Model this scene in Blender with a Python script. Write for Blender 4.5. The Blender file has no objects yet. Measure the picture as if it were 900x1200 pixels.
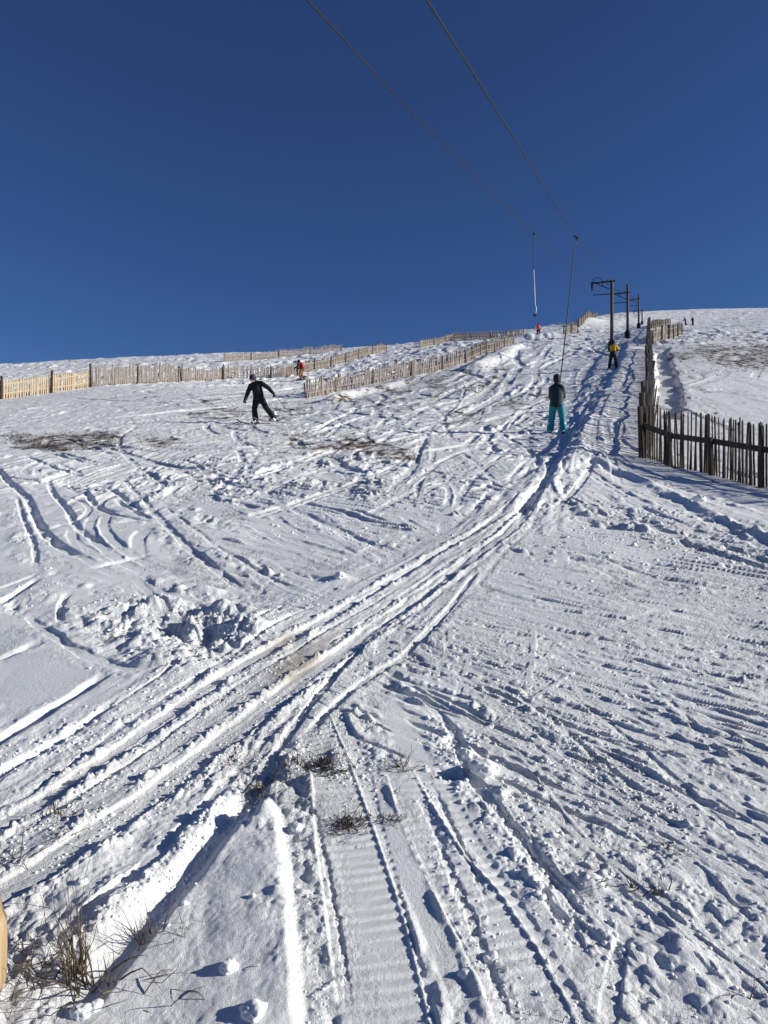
import bpy, bmesh, math, random
import numpy as np
from mathutils import Vector, Matrix, Quaternion

random.seed(7)
RNG = np.random.default_rng(7)
scene = bpy.context.scene
COL = scene.collection
EYE = 1.6            # camera height above the snow it stands on
F = 850.0            # focal length in pixels of a 900 x 1200 frame

# ------------------------------------------------------------------ terrain
KA = np.array([-.7, -.53, -.40, -.27, -.11, 0, .11, .24, .28, .32, .42, .53, .7])
KY = np.array([1.0, 6, 10, 13.5, 21, 34, 47, 62, 85, 125, 170, 220])
KS = np.array([
 # 1    6    10   13.5  21    34    47    62    85    125   170   220
 [.18, .18, .18, .18, .181, .184, .187, .196, .203, .213, .213, .21],     # -.70
 [.18, .18, .18, .18, .182, .186, .190, .200, .208, .2185, .218, .212],   # -.53
 [.18, .18, .18, .18, .182, .189, .200, .207, .214, .2265, .226, .22],    # -.40
 [.18, .18, .18, .18, .183, .192, .203, .2095, .218, .2325, .231, .226],  # -.27
 [.18, .18, .18, .18, .183, .188, .1965, .2085, .2215, .238, .237, .23],  # -.11
 [.18, .18, .18, .18, .1835, .197, .212, .223, .2345, .2445, .243, .236], # 0
 [.18, .18, .18, .18, .184, .203, .2265, .2405, .249, .254, .252, .246],  # .11
 [.18, .18, .179, .178, .184, .212, .233, .2475, .258, .270, .2715, .271],# .24
 [.18, .18, .177, .175, .184, .214, .235, .251, .262, .2695, .2755, .2815],# .28
 [.18, .179, .174, .172, .183, .216, .237, .2545, .2655, .2675, .2715, .2870],# .32
 [.18, .178, .168, .163, .187, .226, .253, .2680, .2700, .2690, .2680, .2915],# .42
 [.18, .176, .163, .155, .185, .222, .251, .2650, .2705, .2735, .275, .2925],# .53
 [.18, .176, .160, .150, .180, .216, .246, .2620, .2720, .280, .286, .290]])
TA = np.linspace(-.7, .7, 141)
TL = np.linspace(0.0, math.log(600), 400)
def _table():
    out = np.zeros((len(TA), len(TL)))
    lk = np.log(KY)
    rows = np.array([np.interp(TL, lk, KS[i]) for i in range(len(KA))])
    for j in range(len(TL)):
        out[:, j] = np.interp(TA, KA, rows[:, j])
    # past the crest the hill rounds over
    yr = np.interp(TA, [-.7, .14, .22, .27, .7], [128, 128, 165, 215, 230])
    for i in range(len(TA)):
        over = np.clip(TL - math.log(yr[i]), 0, None)
        out[i] -= .10 * over + .05 * over ** 2
    def blur(m, ax, s):
        k = np.exp(-.5 * (np.arange(-3 * s, 3 * s + 1) / s) ** 2); k /= k.sum()
        p = np.pad(m, [(3 * s, 3 * s) if q == ax else (0, 0) for q in (0, 1)], mode='edge')
        return np.apply_along_axis(lambda r: np.convolve(r, k, 'valid'), ax, p)
    return blur(blur(out, 0, 3), 1, 4)
TAB = _table()
def base_z(x, y):
    x = np.asarray(x, float); y = np.asarray(y, float)
    a = np.clip(x / np.sqrt(y * y + 1.0), -.699, .699)
    l = np.log(np.clip(y, 1.01, 599))
    fa = (a + .7) / 1.4 * 140; fl = l / TL[-1] * 399
    ia = np.clip(fa.astype(int), 0, 139); il = np.clip(fl.astype(int), 0, 398)
    da = fa - ia; dl = fl - il
    s = (TAB[ia, il] * (1 - da) * (1 - dl) + TAB[ia + 1, il] * da * (1 - dl)
         + TAB[ia, il + 1] * (1 - da) * dl + TAB[ia + 1, il + 1] * da * dl)
    return s * y
_YS = np.exp(np.linspace(math.log(1.25), math.log(240), 2600))
def at(u, v):
    """where the photograph's point (u, v) meets the bare hill, in metres"""
    a = (u - 450) / F; t = (600 - v) / F
    g = (base_z(a * _YS, _YS) - EYE) / _YS - t
    k = np.nonzero(g >= 0)[0]
    if len(k) == 0:
        k = [int(np.argmax(g))]
    k = k[0]
    if k == 0:
        return a * _YS[0], _YS[0]
    f = g[k - 1] / (g[k - 1] - g[k]) if g[k] != g[k - 1] else 0
    y = _YS[k - 1] + (_YS[k] - _YS[k - 1]) * f
    return a * y, y

# ------------------------------------------------------------------ noise
def _hash(ix, iy, seed):
    h = (ix.astype(np.int64) * 374761393 + iy.astype(np.int64) * 668265263 + seed * 974711) & 0x7fffffff
    h = ((h ^ (h >> 13)) * 1274126177) & 0x7fffffff
    return h ^ (h >> 16)
def perlin(x, y, seed=0):
    ix = np.floor(x); iy = np.floor(y)
    fx = x - ix; fy = y - iy
    ux = fx * fx * fx * (fx * (fx * 6 - 15) + 10); uy = fy * fy * fy * (fy * (fy * 6 - 15) + 10)
    def g(dx, dy):
        h = _hash(ix + dx, iy + dy, seed) & 255
        ang = h * (2 * math.pi / 256)
        return np.cos(ang) * (fx - dx) + np.sin(ang) * (fy - dy)
    a = g(0, 0); b = g(1, 0); c = g(0, 1); d = g(1, 1)
    return ((a + (b - a) * ux) * (1 - uy) + (c + (d - c) * ux) * uy) * 1.5
def lumps(x, y, seed=0, keep=.75):
    """rounded clods: the highest of the domes of a jittered grid, 0..1"""
    ix = np.floor(x); iy = np.floor(y)
    best = np.zeros_like(x)
    for dx in (-1, 0, 1):
        for dy in (-1, 0, 1):
            cx = ix + dx; cy = iy + dy
            h = _hash(cx, cy, seed)
            jx = (h & 255) / 255.; jy = ((h >> 8) & 255) / 255.; r = .25 + .45 * ((h >> 16) & 255) / 255.
            on = ((h >> 4) & 1023) / 1023. < keep
            d2 = ((x - cx - jx) ** 2 + (y - cy - jy) ** 2) / (r * r)
            best = np.maximum(best, np.where(on & (d2 < 1), np.clip(1 - d2, 0, 1) ** .8 * r * 1.6, 0))
    return best
def sstep(a, b, x):
    t = np.clip((x - a) / (b - a), 0, 1)
    return t * t * (3 - 2 * t)

# ------------------------------------------------------------------ strokes drawn into the snow
STROKES = []
def _smooth(pts, n=8):
    p = [np.array(q, float) for q in pts]
    p = [2 * p[0] - p[1]] + p + [2 * p[-1] - p[-2]]
    out = []
    for i in range(1, len(p) - 2):
        for k in range(n):
            t = k / n
            out.append(.5 * ((2 * p[i]) + (-p[i - 1] + p[i + 1]) * t + (2 * p[i - 1] - 5 * p[i] + 4 * p[i + 1] - p[i + 2]) * t * t
                             + (-p[i - 1] + 3 * p[i] - 3 * p[i + 1] + p[i + 2]) * t ** 3))
    out.append(p[-2])
    return np.array(out)
def stroke(px, w, dep, berm=0., bw=.05, side=0, edge=.35, wob=.25, flat=.8, lump=.8, taper=.3, world=False, n=6, ribs=0, kind='groove', reach=1.0, wf=.22, comb=0, thin=False):
    """a groove along px (photo points, or metres if world): half width w, depth dep, thrown-up berm beside it"""
    pts = _smooth(px, n)
    if not world:
        pts = np.array([at(u, v) for u, v in pts])
    STROKES.append(dict(p=pts, w=w, dep=dep, berm=berm, bw=bw, side=side, edge=edge, wob=wob, flat=flat, lump=lump, taper=taper, ribs=ribs, kind=kind, reach=reach, seed=len(STROKES), wf=wf, comb=comb, thin=thin))
BLOBS = []
def blob(u, v, r, h, ry=None, ang=0, lump=.3, world=False, power=1.):
    x, y = (u, v) if world else at(u, v)
    BLOBS.append((x, y, r, ry or r, math.radians(ang), h, lump, power))

def run_strokes(x, y, macro, micro):
    for S in sorted(STROKES, key=lambda q: not q['thin']):
        P = S['p']; w = S['w']
        R = (w + 3 * S['bw']) if S['kind'] == 'groove' else max(S['reach'], w * 2)
        R *= 1.15
        lo = P.min(0) - R; hi = P.max(0) + R
        idx = np.nonzero((x > lo[0]) & (x < hi[0]) & (y > lo[1]) & (y < hi[1]))[0]
        if not len(idx):
            continue
        X = x[idx]; Y = y[idx]
        bd = np.full(len(idx), 1e9); sd = np.zeros(len(idx)); arc = np.zeros(len(idx))
        L = 0.
        for k in range(len(P) - 1):
            a = P[k]; b = P[k + 1]
            dx, dy = b - a
            ln = math.hypot(dx, dy)
            if ln < 1e-6:
                continue
            q = np.nonzero((X > min(a[0], b[0]) - R) & (X < max(a[0], b[0]) + R) & (Y > min(a[1], b[1]) - R) & (Y < max(a[1], b[1]) + R))[0]
            if len(q):
                rx = X[q] - a[0]; ry = Y[q] - a[1]
                t = np.clip((rx * dx + ry * dy) / (ln * ln), 0, 1)
                ex = rx - t * dx; ey = ry - t * dy
                d = np.hypot(ex, ey)
                m = d < bd[q]
                qq = q[m]
                bd[qq] = d[m]; arc[qq] = L + t[m] * ln
                sd[qq] = np.sign(ex[m] * dy - ey[m] * dx)       # + on the right of the way drawn
            L += ln
        ok = bd < R
        idx = idx[ok]; X = X[ok]; Y = Y[ok]; d = bd[ok]; s = sd[ok]; A = arc[ok]
        if not len(idx):
            continue
        f = S['wf'] / max(w, .02)
        n1 = perlin(X * f, Y * f, S['seed'] + 11) + .5 * perlin(X * f * 2.7, Y * f * 2.7, S['seed'] + 12)
        tp = max(S['taper'], 1e-3)
        end = np.minimum(sstep(0, tp, A), sstep(0, tp, L - A))
        if S['kind'] == 'comb':           # many fine ridges running along the way
            D = d * s + .015 * n1; g = S['comb']
            k = (1 - sstep(.6, 1.0, d / S['reach'])) * end
            on = np.clip(.6 + .8 * perlin(X * 1.3, Y * 1.3, S['seed'] + 5), .1, 1.2)
            sy = np.clip(Y / 725., .002, None)
            h = 0
            for lam, am in ((g, 1.), (g * .45, .45), (g * .2, .2)):
                h = h + am * perlin(A * .12 / lam, D / lam, S['seed'] + int(lam * 1000)) * sstep(1.5, 3.5, lam / sy)
            macro[idx] += S['dep'] * h * k * on
            micro[idx] *= 1 - S['flat'] * k
            continue
        if S['kind'] == 'step':           # the ground on the right stands higher, falling off over reach
            D = d * s + S['wob'] * w * n1
            st = sstep(-w, w, D) * (1 - sstep(0, S['reach'], np.abs(D)))
            macro[idx] += S['dep'] * st * end
            if S['flat']:
                micro[idx] *= 1 - S['flat'] * end * np.exp(-(D / w) ** 2)
            continue
        D = np.abs(d + S['wob'] * w * n1)
        q = D / w
        inside = 1 - sstep(1 - S['edge'], 1.0, q)
        h = -S['dep'] * inside * ((1. if S['thin'] else .62) * .9 + .22 * np.clip(n1, -1, 1))
        if S['ribs']:
            ph = (A / S['ribs'] + .18 * n1) % 1.0
            h += inside * .0062 * np.clip(.75 + .9 * perlin(X * 9, Y * 9, S['seed'] + 31), .05, 1.4) * (sstep(0, .75, ph) - sstep(.86, 1.0, ph) - .4)
        if S['berm']:
            bm_ = np.exp(-((D - w - S['bw'] * .8) / S['bw']) ** 2)
            if S['side']:
                bm_ = bm_ * (s == S['side'])
            b1 = max(S['bw'], .03); b2 = max(S['bw'] * .5, .018)
            if S['thin']:
                lm = np.clip(.15 + 1.1 * perlin(X / b1 * .45, Y / b1 * .45, S['seed'] + 21) + .6 * perlin(X / b2 * .6, Y / b2 * .6, S['seed'] + 22), 0, 1.2)
                h += .45 * S['berm'] * bm_ * lm
            else:
                jx = X + b1 * .7 * perlin(X / b1 * .5, Y / b1 * .5, S['seed'] + 23); jy = Y + b1 * .7 * perlin(X / b1 * .5 + 9, Y / b1 * .5, S['seed'] + 24)
                lm = lumps(jx / b1, jy / b1, S['seed'] + 21, .6); lm2 = lumps(jx / b2, jy / b2, S['seed'] + 22, .6)
                lm3 = lumps(X / (b2 * .55), Y / (b2 * .55), S['seed'] + 25, .5)
                pt = np.clip(.55 + .9 * perlin(A * .5 / b1 * .35, D * 0 + S['seed'], 3), .05, 1.3)
                h += .40 * S['berm'] * bm_ * pt * ((1 - S['lump']) * .8 + S['lump'] * (.25 + .95 * lm + .45 * lm2 + .22 * lm3))
        if S['thin']:                     # an old line: later, stronger tracks wipe it out
            micro[idx] = micro[idx] * (1 - S['flat'] * inside * end) + h * end
            continue
        macro[idx] += h * end
        micro[idx] *= 1 - S['flat'] * inside * end
    for (bx, by, rx, ry, ang, hh, lu, pw) in BLOBS:
        R = 2.2 * max(rx, ry)
        idx = np.nonzero((np.abs(x - bx) < R) & (np.abs(y - by) < R))[0]
        if not len(idx):
            continue
        ca, sa = math.cos(ang), math.sin(ang)
        X = x[idx] - bx; Y = y[idx] - by
        n1 = perlin(x[idx] * .9 / rx, y[idx] * .9 / rx, 77)
        e = ((X * ca + Y * sa) / rx) ** 2 + ((-X * sa + Y * ca) / ry) ** 2
        e = e * (1 + lu * n1)
        macro[idx] += hh * np.exp(-np.clip(e, 0, 30) ** pw)

# ---- region masks: soft ellipses given in photo points on the hill
def region(U, V, items, soft=.35):
    m = np.zeros_like(U)
    for (cu, cv, ru, rv, ang, k) in items:
        ca, sa = math.cos(math.radians(ang)), math.sin(math.radians(ang))
        X = U - cu; Y = V - cv
        e = np.sqrt(((X * ca + Y * sa) / ru) ** 2 + ((-X * sa + Y * ca) / rv) ** 2)
        m = np.maximum(m, k * (1 - sstep(1 - soft, 1 + soft, e)))
    return m
def row_step(y):
    if y >= 250:
        return 4 + (y - 250) * .05
    return min(y * y / (725 * 1.6) * .75, max(.026, .004 * y if y < 60 else .24 + (y - 60) * .009))
# ------------------------------------------------------------------ what the skis, belts and wind have cut
# wide lanes of the tow track, lower left up to the right
stroke([(-90, 1018), (0, 965), (60, 930), (130, 885), (200, 838), (260, 797), (310, 765), (360, 738), (420, 702), (480, 668), (540, 632), (590, 602)], .05, .020, .06, .024, 0, edge=.16, wob=.2, lump=1.)
stroke([(-90, 1100), (0, 1045), (60, 1010), (130, 965), (200, 915), (250, 875), (300, 840), (360, 795), (410, 757), (460, 720), (510, 685), (560, 650), (600, 618), (630, 585)], .075, .028, .06, .024, 0, edge=.16, wob=.16, lump=1.)
stroke([(-60, 1012), (60, 950), (150, 895), (230, 838), (290, 797), (350, 760), (400, 728), (470, 688)], .014, .011, .035, .022, 0, wob=.4, lump=1.)
stroke([(-60, 985), (40, 925), (120, 868), (200, 815), (270, 770), (330, 728), (390, 700)], .016, .010, .022, .045, 0, wob=.4, lump=1.)
stroke([(-60, 940), (20, 895), (100, 850), (180, 800), (250, 760), (310, 722), (370, 690)], .014, .008, .02, .04, 0, wob=.4, lump=1.)
stroke([(60, 1100), (110, 1062), (150, 1032), (200, 985), (240, 945), (265, 915), (290, 890), (320, 862)], .032, .026, .06, .03, 1, wob=.3, edge=.4, lump=1.)
stroke([(70, 1195), (150, 1098), (200, 1043), (245, 993), (282, 950), (306, 922)], .078, .058, .03, .03, -1, edge=.85, wob=.08, taper=.10, lump=1.)
stroke([(250, 985), (300, 912), (330, 872), (365, 825), (395, 790), (418, 762)], .028, .036, .028, .03, -1, wob=.1)
stroke([(350, 872), (385, 835), (420, 803), (450, 782), (475, 766), (520, 720), (560, 670)], .026, .028, .012, .025, 0, wob=.1)
stroke([(40, 1030), (90, 1003), (130, 980), (180, 945), (240, 898)], .006, -.010, wob=.5, flat=0)
stroke([(10, 1070), (60, 1035), (120, 1000), (160, 965)], .005, -.008, wob=.5, flat=0)
stroke([(30, 950), (120, 893), (210, 835), (290, 780)], .004, -.006, wob=.5, flat=0)
stroke([(270, 905), (320, 858), (360, 820), (400, 780), (440, 745)], .024, .02, .03, .03, 0, wob=.35)
stroke([(310, 845), (350, 815), (395, 785), (430, 755), (490, 712)], .018, .018, .02, .025, 0, wob=.3)
stroke([(200, 955), (250, 905), (290, 865), (340, 825)], .018, .02, .02, .03, 0, wob=.4)
stroke([(380, 762), (430, 727), (500, 680), (560, 640), (605, 600), (636, 565)], .035, .016, .02, .04, 1, wob=.2)
stroke([(420, 748), (480, 708), (540, 662), (592, 620), (628, 580)], .02, .012, .015, .03, 0, wob=.2)
stroke([(455, 740), (520, 692), (575, 650), (612, 618), (640, 585)], .024, .015, .02, .04, 0, wob=.2)
stroke([(400, 715), (460, 680), (520, 644), (570, 612), (610, 578)], .02, .02, .012, .03, 0, wob=.3)
stroke([(640, 585), (615, 625), (590, 650), (565, 680), (535, 710), (495, 752)], .024, .016, .02, .03, 0, wob=.15)
stroke([(300, 690), (340, 668), (400, 650)], .02, .015, .012, .03, 0)
stroke([(-90, 1010), (60, 945), (200, 850), (300, 785), (400, 718), (500, 660), (580, 605), (640, 555), (690, 480), (730, 400)], .3, .0075, kind='comb', reach=.34, comb=.04, flat=.75, taper=.4)
stroke([(-60, 1060), (60, 1005), (130, 960), (250, 870), (370, 785), (480, 700), (570, 640), (630, 585)], .1, .004, kind='comb', reach=.16, comb=.03, flat=.3, taper=.3)
stroke([(0, 900), (100, 845), (250, 755), (340, 700), (440, 655)], .1, .006, kind='comb', reach=.2, comb=.05, flat=.2, taper=.3)
stroke([(300, 905), (370, 830), (440, 765), (520, 690), (600, 610)], .1, .007, kind='comb', reach=.22, comb=.05, flat=.5, taper=.3)
stroke([(590, 622), (632, 565), (655, 528), (675, 488), (697, 455), (716, 425), (730, 395)], .3, .035, kind='comb', reach=.75, comb=.16, flat=.3, taper=.5)
# snowmobile belt prints in the foreground
stroke([(368, 830), (398, 900), (412, 985), (432, 1080), (452, 1180), (470, 1290)], .128, .007, 0, .03, 0, edge=.10, wob=.015, flat=.9, taper=.25, ribs=.043)
stroke([(382, 830), (412, 900), (443, 985), (473, 1075), (500, 1180), (522, 1280)], .006, -.009, wob=.25, flat=0)
stroke([(322, 938), (330, 985), (336, 1040), (345, 1120), (352, 1230)], .030, .040, 0, .03, 0, kind='step', reach=.42, wob=.10, flat=.6, taper=.06)
stroke([(345, 960), (358, 1040), (372, 1120), (385, 1230)], .03, .004, .022, .03, 0, edge=.5, wob=.3, lump=1., flat=0)
stroke([(365, 930), (384, 1020), (400, 1100), (412, 1200)], .009, .012, .010, .016, 0, wob=.9, lump=1., flat=0, wf=.5)
stroke([(480, 880), (510, 960), (548, 1030), (590, 1100), (630, 1180), (665, 1270)], .13, .008, 0, .02, 0, edge=.10, wob=.03, flat=.7, taper=.3, ribs=.048)
stroke([(478, 890), (505, 940), (545, 1000), (590, 1050), (636, 1120), (680, 1200), (705, 1260)], .007, -.012, wob=.25, flat=0)
stroke([(448, 895), (478, 975), (508, 1040), (545, 1105), (580, 1180)], .006, -.004, wob=.8, flat=0)
stroke([(485, 925), (510, 970), (535, 1035), (562, 1100), (595, 1180), (620, 1240)], .016, .012, .014, .02, 0, wob=.9, lump=1., flat=0, wf=.4)
stroke([(500, 905), (530, 965), (556, 1020), (580, 1075)], .010, .012, .014, .016, 0, wob=.9, lump=1., flat=0, wf=.4)
stroke([(440, 800), (480, 870), (520, 930), (580, 1000), (640, 1070), (700, 1180)], .08, .006, 0, .03, 0, edge=.5, flat=.9, wob=.1)
stroke([(420, 880), (455, 960), (490, 1050), (525, 1130), (560, 1240)], .055, .004, 0, .03, 0, edge=.5, flat=.92, wob=.1)
# chain of clods right of them
stroke([(500, 820), (535, 860), (550, 905), (585, 945), (625, 1000), (665, 1050), (700, 1110)], .032, .03, .05, .05, 1, wob=.5, lump=1., flat=.2)
stroke([(600, 955), (640, 1005), (672, 1045), (690, 1075)], .028, .034, .05, .045, 1, wob=.35, lump=1.)
stroke([(612, 1010), (640, 1050), (672, 1090), (690, 1140)], .03, .03, .025, .03, 0, wob=.5, lump=1.)
stroke([(560, 795), (610, 815), (660, 850), (705, 888), (750, 920), (797, 950)], .022, .022, .03, .035, 1, wob=.2)
stroke([(640, 800), (690, 825), (740, 862), (790, 905), (850, 960), (920, 1010)], .018, .018, .02, .03, 1, wob=.2)
stroke([(740, 780), (800, 830), (850, 885), (920, 940)], .018, .015, .02, .03, 1, wob=.2)
stroke([(760, 985), (800, 1000), (850, 1045), (910, 1090)], .03, .03, .03, .05, 1, wob=.4, lump=1.)
stroke([(800, 1030), (835, 1075), (860, 1110)], .035, .035, .03, .05, 0, wob=.4, lump=1.)
stroke([(742, 1045), (730, 1090), (718, 1150), (708, 1230)], .028, .022, .01, .03, 0, wob=.15)
stroke([(470, 745), (560, 778), (650, 792), (740, 830), (800, 865), (850, 900)], .011, .012, .01, .025, 0, wob=.2)
stroke([(560, 760), (640, 775), (720, 790), (800, 805), (900, 828)], .035, .010, .012, .04, 0, wob=.3)
stroke([(600, 715), (680, 733), (760, 762), (800, 778)], .012, .014, .01, .02, 0, wob=.2)
stroke([(690, 740), (760, 760), (830, 785), (920, 812)], .016, .014, .014, .03, 0, wob=.3)
stroke([(735, 790), (780, 825), (840, 860), (910, 905)], .013, .014, .01, .025, 0, wob=.2)
stroke([(700, 815), (760, 840), (800, 852), (905, 860)], .012, .012, .01, .02, 0, wob=.2)
# left side: wind-packed drift with curling cuts
stroke([(-30, 540), (0, 553), (10, 565), (30, 580), (42, 608), (55, 630), (75, 645), (108, 657)], .075, .075, .02, .08, -1, edge=.8, wob=.2, taper=.5, lump=.4)
stroke([(57, 558), (62, 575), (80, 598), (90, 618), (110, 633), (128, 640)], .06, .06, .02, .08, -1, edge=.8, wob=.2, taper=.4, lump=.3)
stroke([(70, 563), (80, 568), (98, 577)], .08, .08, edge=.8, wob=.2, taper=.4)
stroke([(97, 570), (112, 590), (125, 597), (145, 600)], .065, .075, edge=.8, wob=.2, taper=.4)
stroke([(120, 568), (138, 576), (168, 599)], .06, .065, edge=.8, wob=.2, taper=.4)
stroke([(135, 583), (150, 592), (178, 611)], .06, .075, edge=.8, wob=.2, taper=.4)
stroke([(145, 560), (175, 592), (200, 622), (232, 650), (290, 690)], .05, .04, .05, .08, 1, wob=.3, taper=.4)
stroke([(190, 590), (240, 630), (310, 670), (350, 690)], .035, .03, .04, .08, 1, wob=.3)
stroke([(30, 715), (60, 742), (110, 770), (175, 786), (245, 770)], .045, .022, .03, .06, 0, wob=.4)
stroke([(-60, 905), (0, 868), (60, 832), (110, 800), (130, 786)], .052, .06, .015, .03, 0, edge=.8, wob=.3, taper=.25, lump=1.)
stroke([(-60, 945), (0, 905), (60, 873), (110, 842), (142, 815)], .035, .035, .03, .04, 0, edge=.8, wob=.15)
stroke([(-40, 782), (0, 768), (35, 757), (58, 748)], .04, .045, .015, .03, 0, edge=.8, wob=.35, taper=.2, lump=1.)
stroke([(-40, 720), (0, 704), (25, 690), (48, 676)], .042, .05, .015, .03, 0, edge=.8, wob=.35, taper=.2, lump=1.)
stroke([(-40, 698), (0, 688), (46, 672)], .025, .03, .0, .04, 0, edge=.9, wob=.15, taper=.1)
stroke([(70, 730), (72, 705), (85, 690)], .03, .04, .02, .03, 0, wob=.2)
stroke([(80, 735), (140, 718), (200, 690)], .025, .025, .03, .05, 0, wob=.4)
stroke([(100, 668), (150, 655), (190, 648)], .06, .06, 0, .05, 0, edge=.9, wob=.3)
stroke([(20, 580), (28, 610), (40, 640), (42, 665)], .03, .03, .05, .09, 0, wob=.4, lump=1.)
# skiers' turns in the middle
stroke([(405, 490), (350, 512), (312, 525), (292, 545), (296, 565), (330, 590), (390, 616), (470, 650)], .075, .042, .05, .10, 0, edge=.6, wob=.3, lump=.8, flat=.9)
stroke([(498, 512), (490, 530), (482, 548), (466, 562)], .10, .06, .06, .1, 0, wob=.15, lump=.5)
stroke([(548, 440), (540, 470), (520, 490), (500, 512), (488, 540)], .06, .035, .04, .1, 0, wob=.2)
stroke([(600, 470), (570, 485), (535, 500), (515, 510)], .07, .04, .04, .12, 0, wob=.2)
stroke([(566, 500), (572, 515), (582, 530)], .07, .07, .05, .1, 0, wob=.2)
stroke([(455, 485), (480, 503), (520, 515)], .07, .05, .05, .1, 0, wob=.2)
stroke([(520, 480), (522, 500), (530, 515)], .08, .07, .05, .1, 0, wob=.2)
stroke([(385, 535), (405, 545), (425, 553)], .16, .10, .05, .1, 0, wob=.2)
stroke([(347, 515), (353, 519), (360, 521)], .18, .14, .03, .1, 0, wob=.2, taper=.2)
stroke([(430, 500), (428, 510), (436, 518)], .10, .08, .04, .1, 0, wob=.2)
stroke([(160, 500), (140, 515), (150, 535), (185, 560)], .07, .045, .04, .12, 0, wob=.2)
stroke([(620, 460), (600, 490), (585, 515), (560, 545)], .06, .035, .03, .1, 0, wob=.2)
stroke([(330, 475), (380, 470), (420, 468), (470, 455), (520, 444)], .1, .04, .04, .15, 0, wob=.15)
# the tow's own rut, its bank, and the ditch that runs into it from below the fence
stroke([(600, 612), (632, 565), (652, 528), (672, 488), (692, 458), (710, 435), (726, 402), (735, 385)], .10, .055, .06, .15, 1, wob=.8, lump=.8, edge=.6, taper=.5)
stroke([(612, 600), (645, 555), (668, 512), (688, 472), (708, 442)], .10, .07, .06, .12, 0, wob=.3, lump=.6)
stroke([(660, 560), (672, 525), (690, 490), (705, 465), (722, 430)], .09, .06, .06, .14, 1, wob=.5, lump=.8)
stroke([(640, 570), (655, 545), (675, 510), (700, 470), (725, 430), (735, 400)], .24, .20, 0, .3, 0, kind='step', reach=1.8, wob=.9, flat=.2, wf=.12, taper=4.0)
stroke([(652, 534), (668, 538), (690, 543), (722, 554), (765, 571), (800, 585)], .24, -.18, 0, .2, 0, edge=1., wob=.25, flat=.2, taper=2.2)
stroke([(765, 572), (810, 592), (860, 613), (930, 640), (1010, 668)], .18, -.13, .05, .2, 0, edge=1., wob=.5, flat=0, taper=1.)
stroke([(700, 590), (760, 612), (820, 640), (910, 668)], .10, .07, .07, .15, 1, wob=.5, lump=1.)
stroke([(740, 590), (800, 612), (860, 640), (930, 670)], .08, .06, .08, .14, 0, wob=.6, lump=1.)
stroke([(640, 640), (700, 655), (780, 680), (860, 690), (930, 700)], .05, .03, .03, .08, 0, wob=.4)
stroke([(560, 650), (640, 655), (700, 668), (760, 695), (905, 712)], .03, .02, .02, .05, 0, wob=.3)
# scooped lee of the upper fence and its bright lip
stroke([(4.9+.0, 17.0), (9.0, 24), (12.6, 33), (16.4, 43), (20.5, 54)], .62, .42, .10, .3, 1, edge=.35, wob=.25, lump=.5, world=True, flat=.6, taper=3., n=10) if False else None
stroke([(8.9, 23.2), (11.0, 28), (13.4, 34.2), (16.8, 43.5), (21.0, 55)], .55, .40, .10, .25, 1, edge=.3, wob=.35, lump=.5, world=True, flat=.5, taper=3., n=10)
# drifts
stroke([(548, 436), (566, 428), (582, 419), (600, 411), (612, 407)], 1.5, -.75, 0, .3, 0, edge=1., wob=.15, flat=.6, taper=2.5)
blob(640, 412, 4., .3, 3, 0, .3)
stroke([(372, 474), (395, 469), (425, 461), (452, 455), (480, 447)], 1.0, -.6, 0, .3, 0, edge=1., wob=.2, flat=.7, taper=2.)
stroke([(330, 480), (380, 477), (430, 470)], 1.2, -.2, 0, .3, 0, edge=1., wob=.2, flat=.8, taper=2.)
blob(631, 397, 4.0, .72, 1.0, 0, .1)
blob(690, 378, 3.0, 1.0, 16, -20, .2)
# the hollow left by a fall, with thrown clods
blob(198, 732, .16, -.13, .11, 30, .5)
blob(243, 742, .10, -.08, .14, 20, .5)
blob(225, 733, .05, .07, .16, 20, .5)
blob(170, 745, .12, .06, .09, 0, .6)
blob(262, 712, .14, .07, .08, 0, .6)
blob(180, 705, .14, .05, .07, 0, .6)
blob(285, 735, .10, .05, .07, 0, .6)
blob(150, 725, .10, -.05, .07, 0, .5)
blob(235, 690, .14, .07, .06, 0, .5)
blob(398, 678, .09, .04, .08, 0, .4)
# clods beside the belt prints
blob(567, 900, .055, .035, .045, 20, .6, power=2)
blob(548, 878, .045, .02, .035, 0, .6)
blob(590, 925, .028, .025, .03, 0, .6, power=2)
blob(530, 905, .04, -.03, .05, 0, .4)
blob(525, 870, .05, -.03, .04, 0, .4)
blob(340, 905, .07, .03, .09, 0, .6)
blob(395, 890, .05, .025, .1, 0, .6)
blob(800, 1110, .05, .03, .05, 0, .6)
blob(690, 1030, .04, .04, .04, 0, .6)

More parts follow.
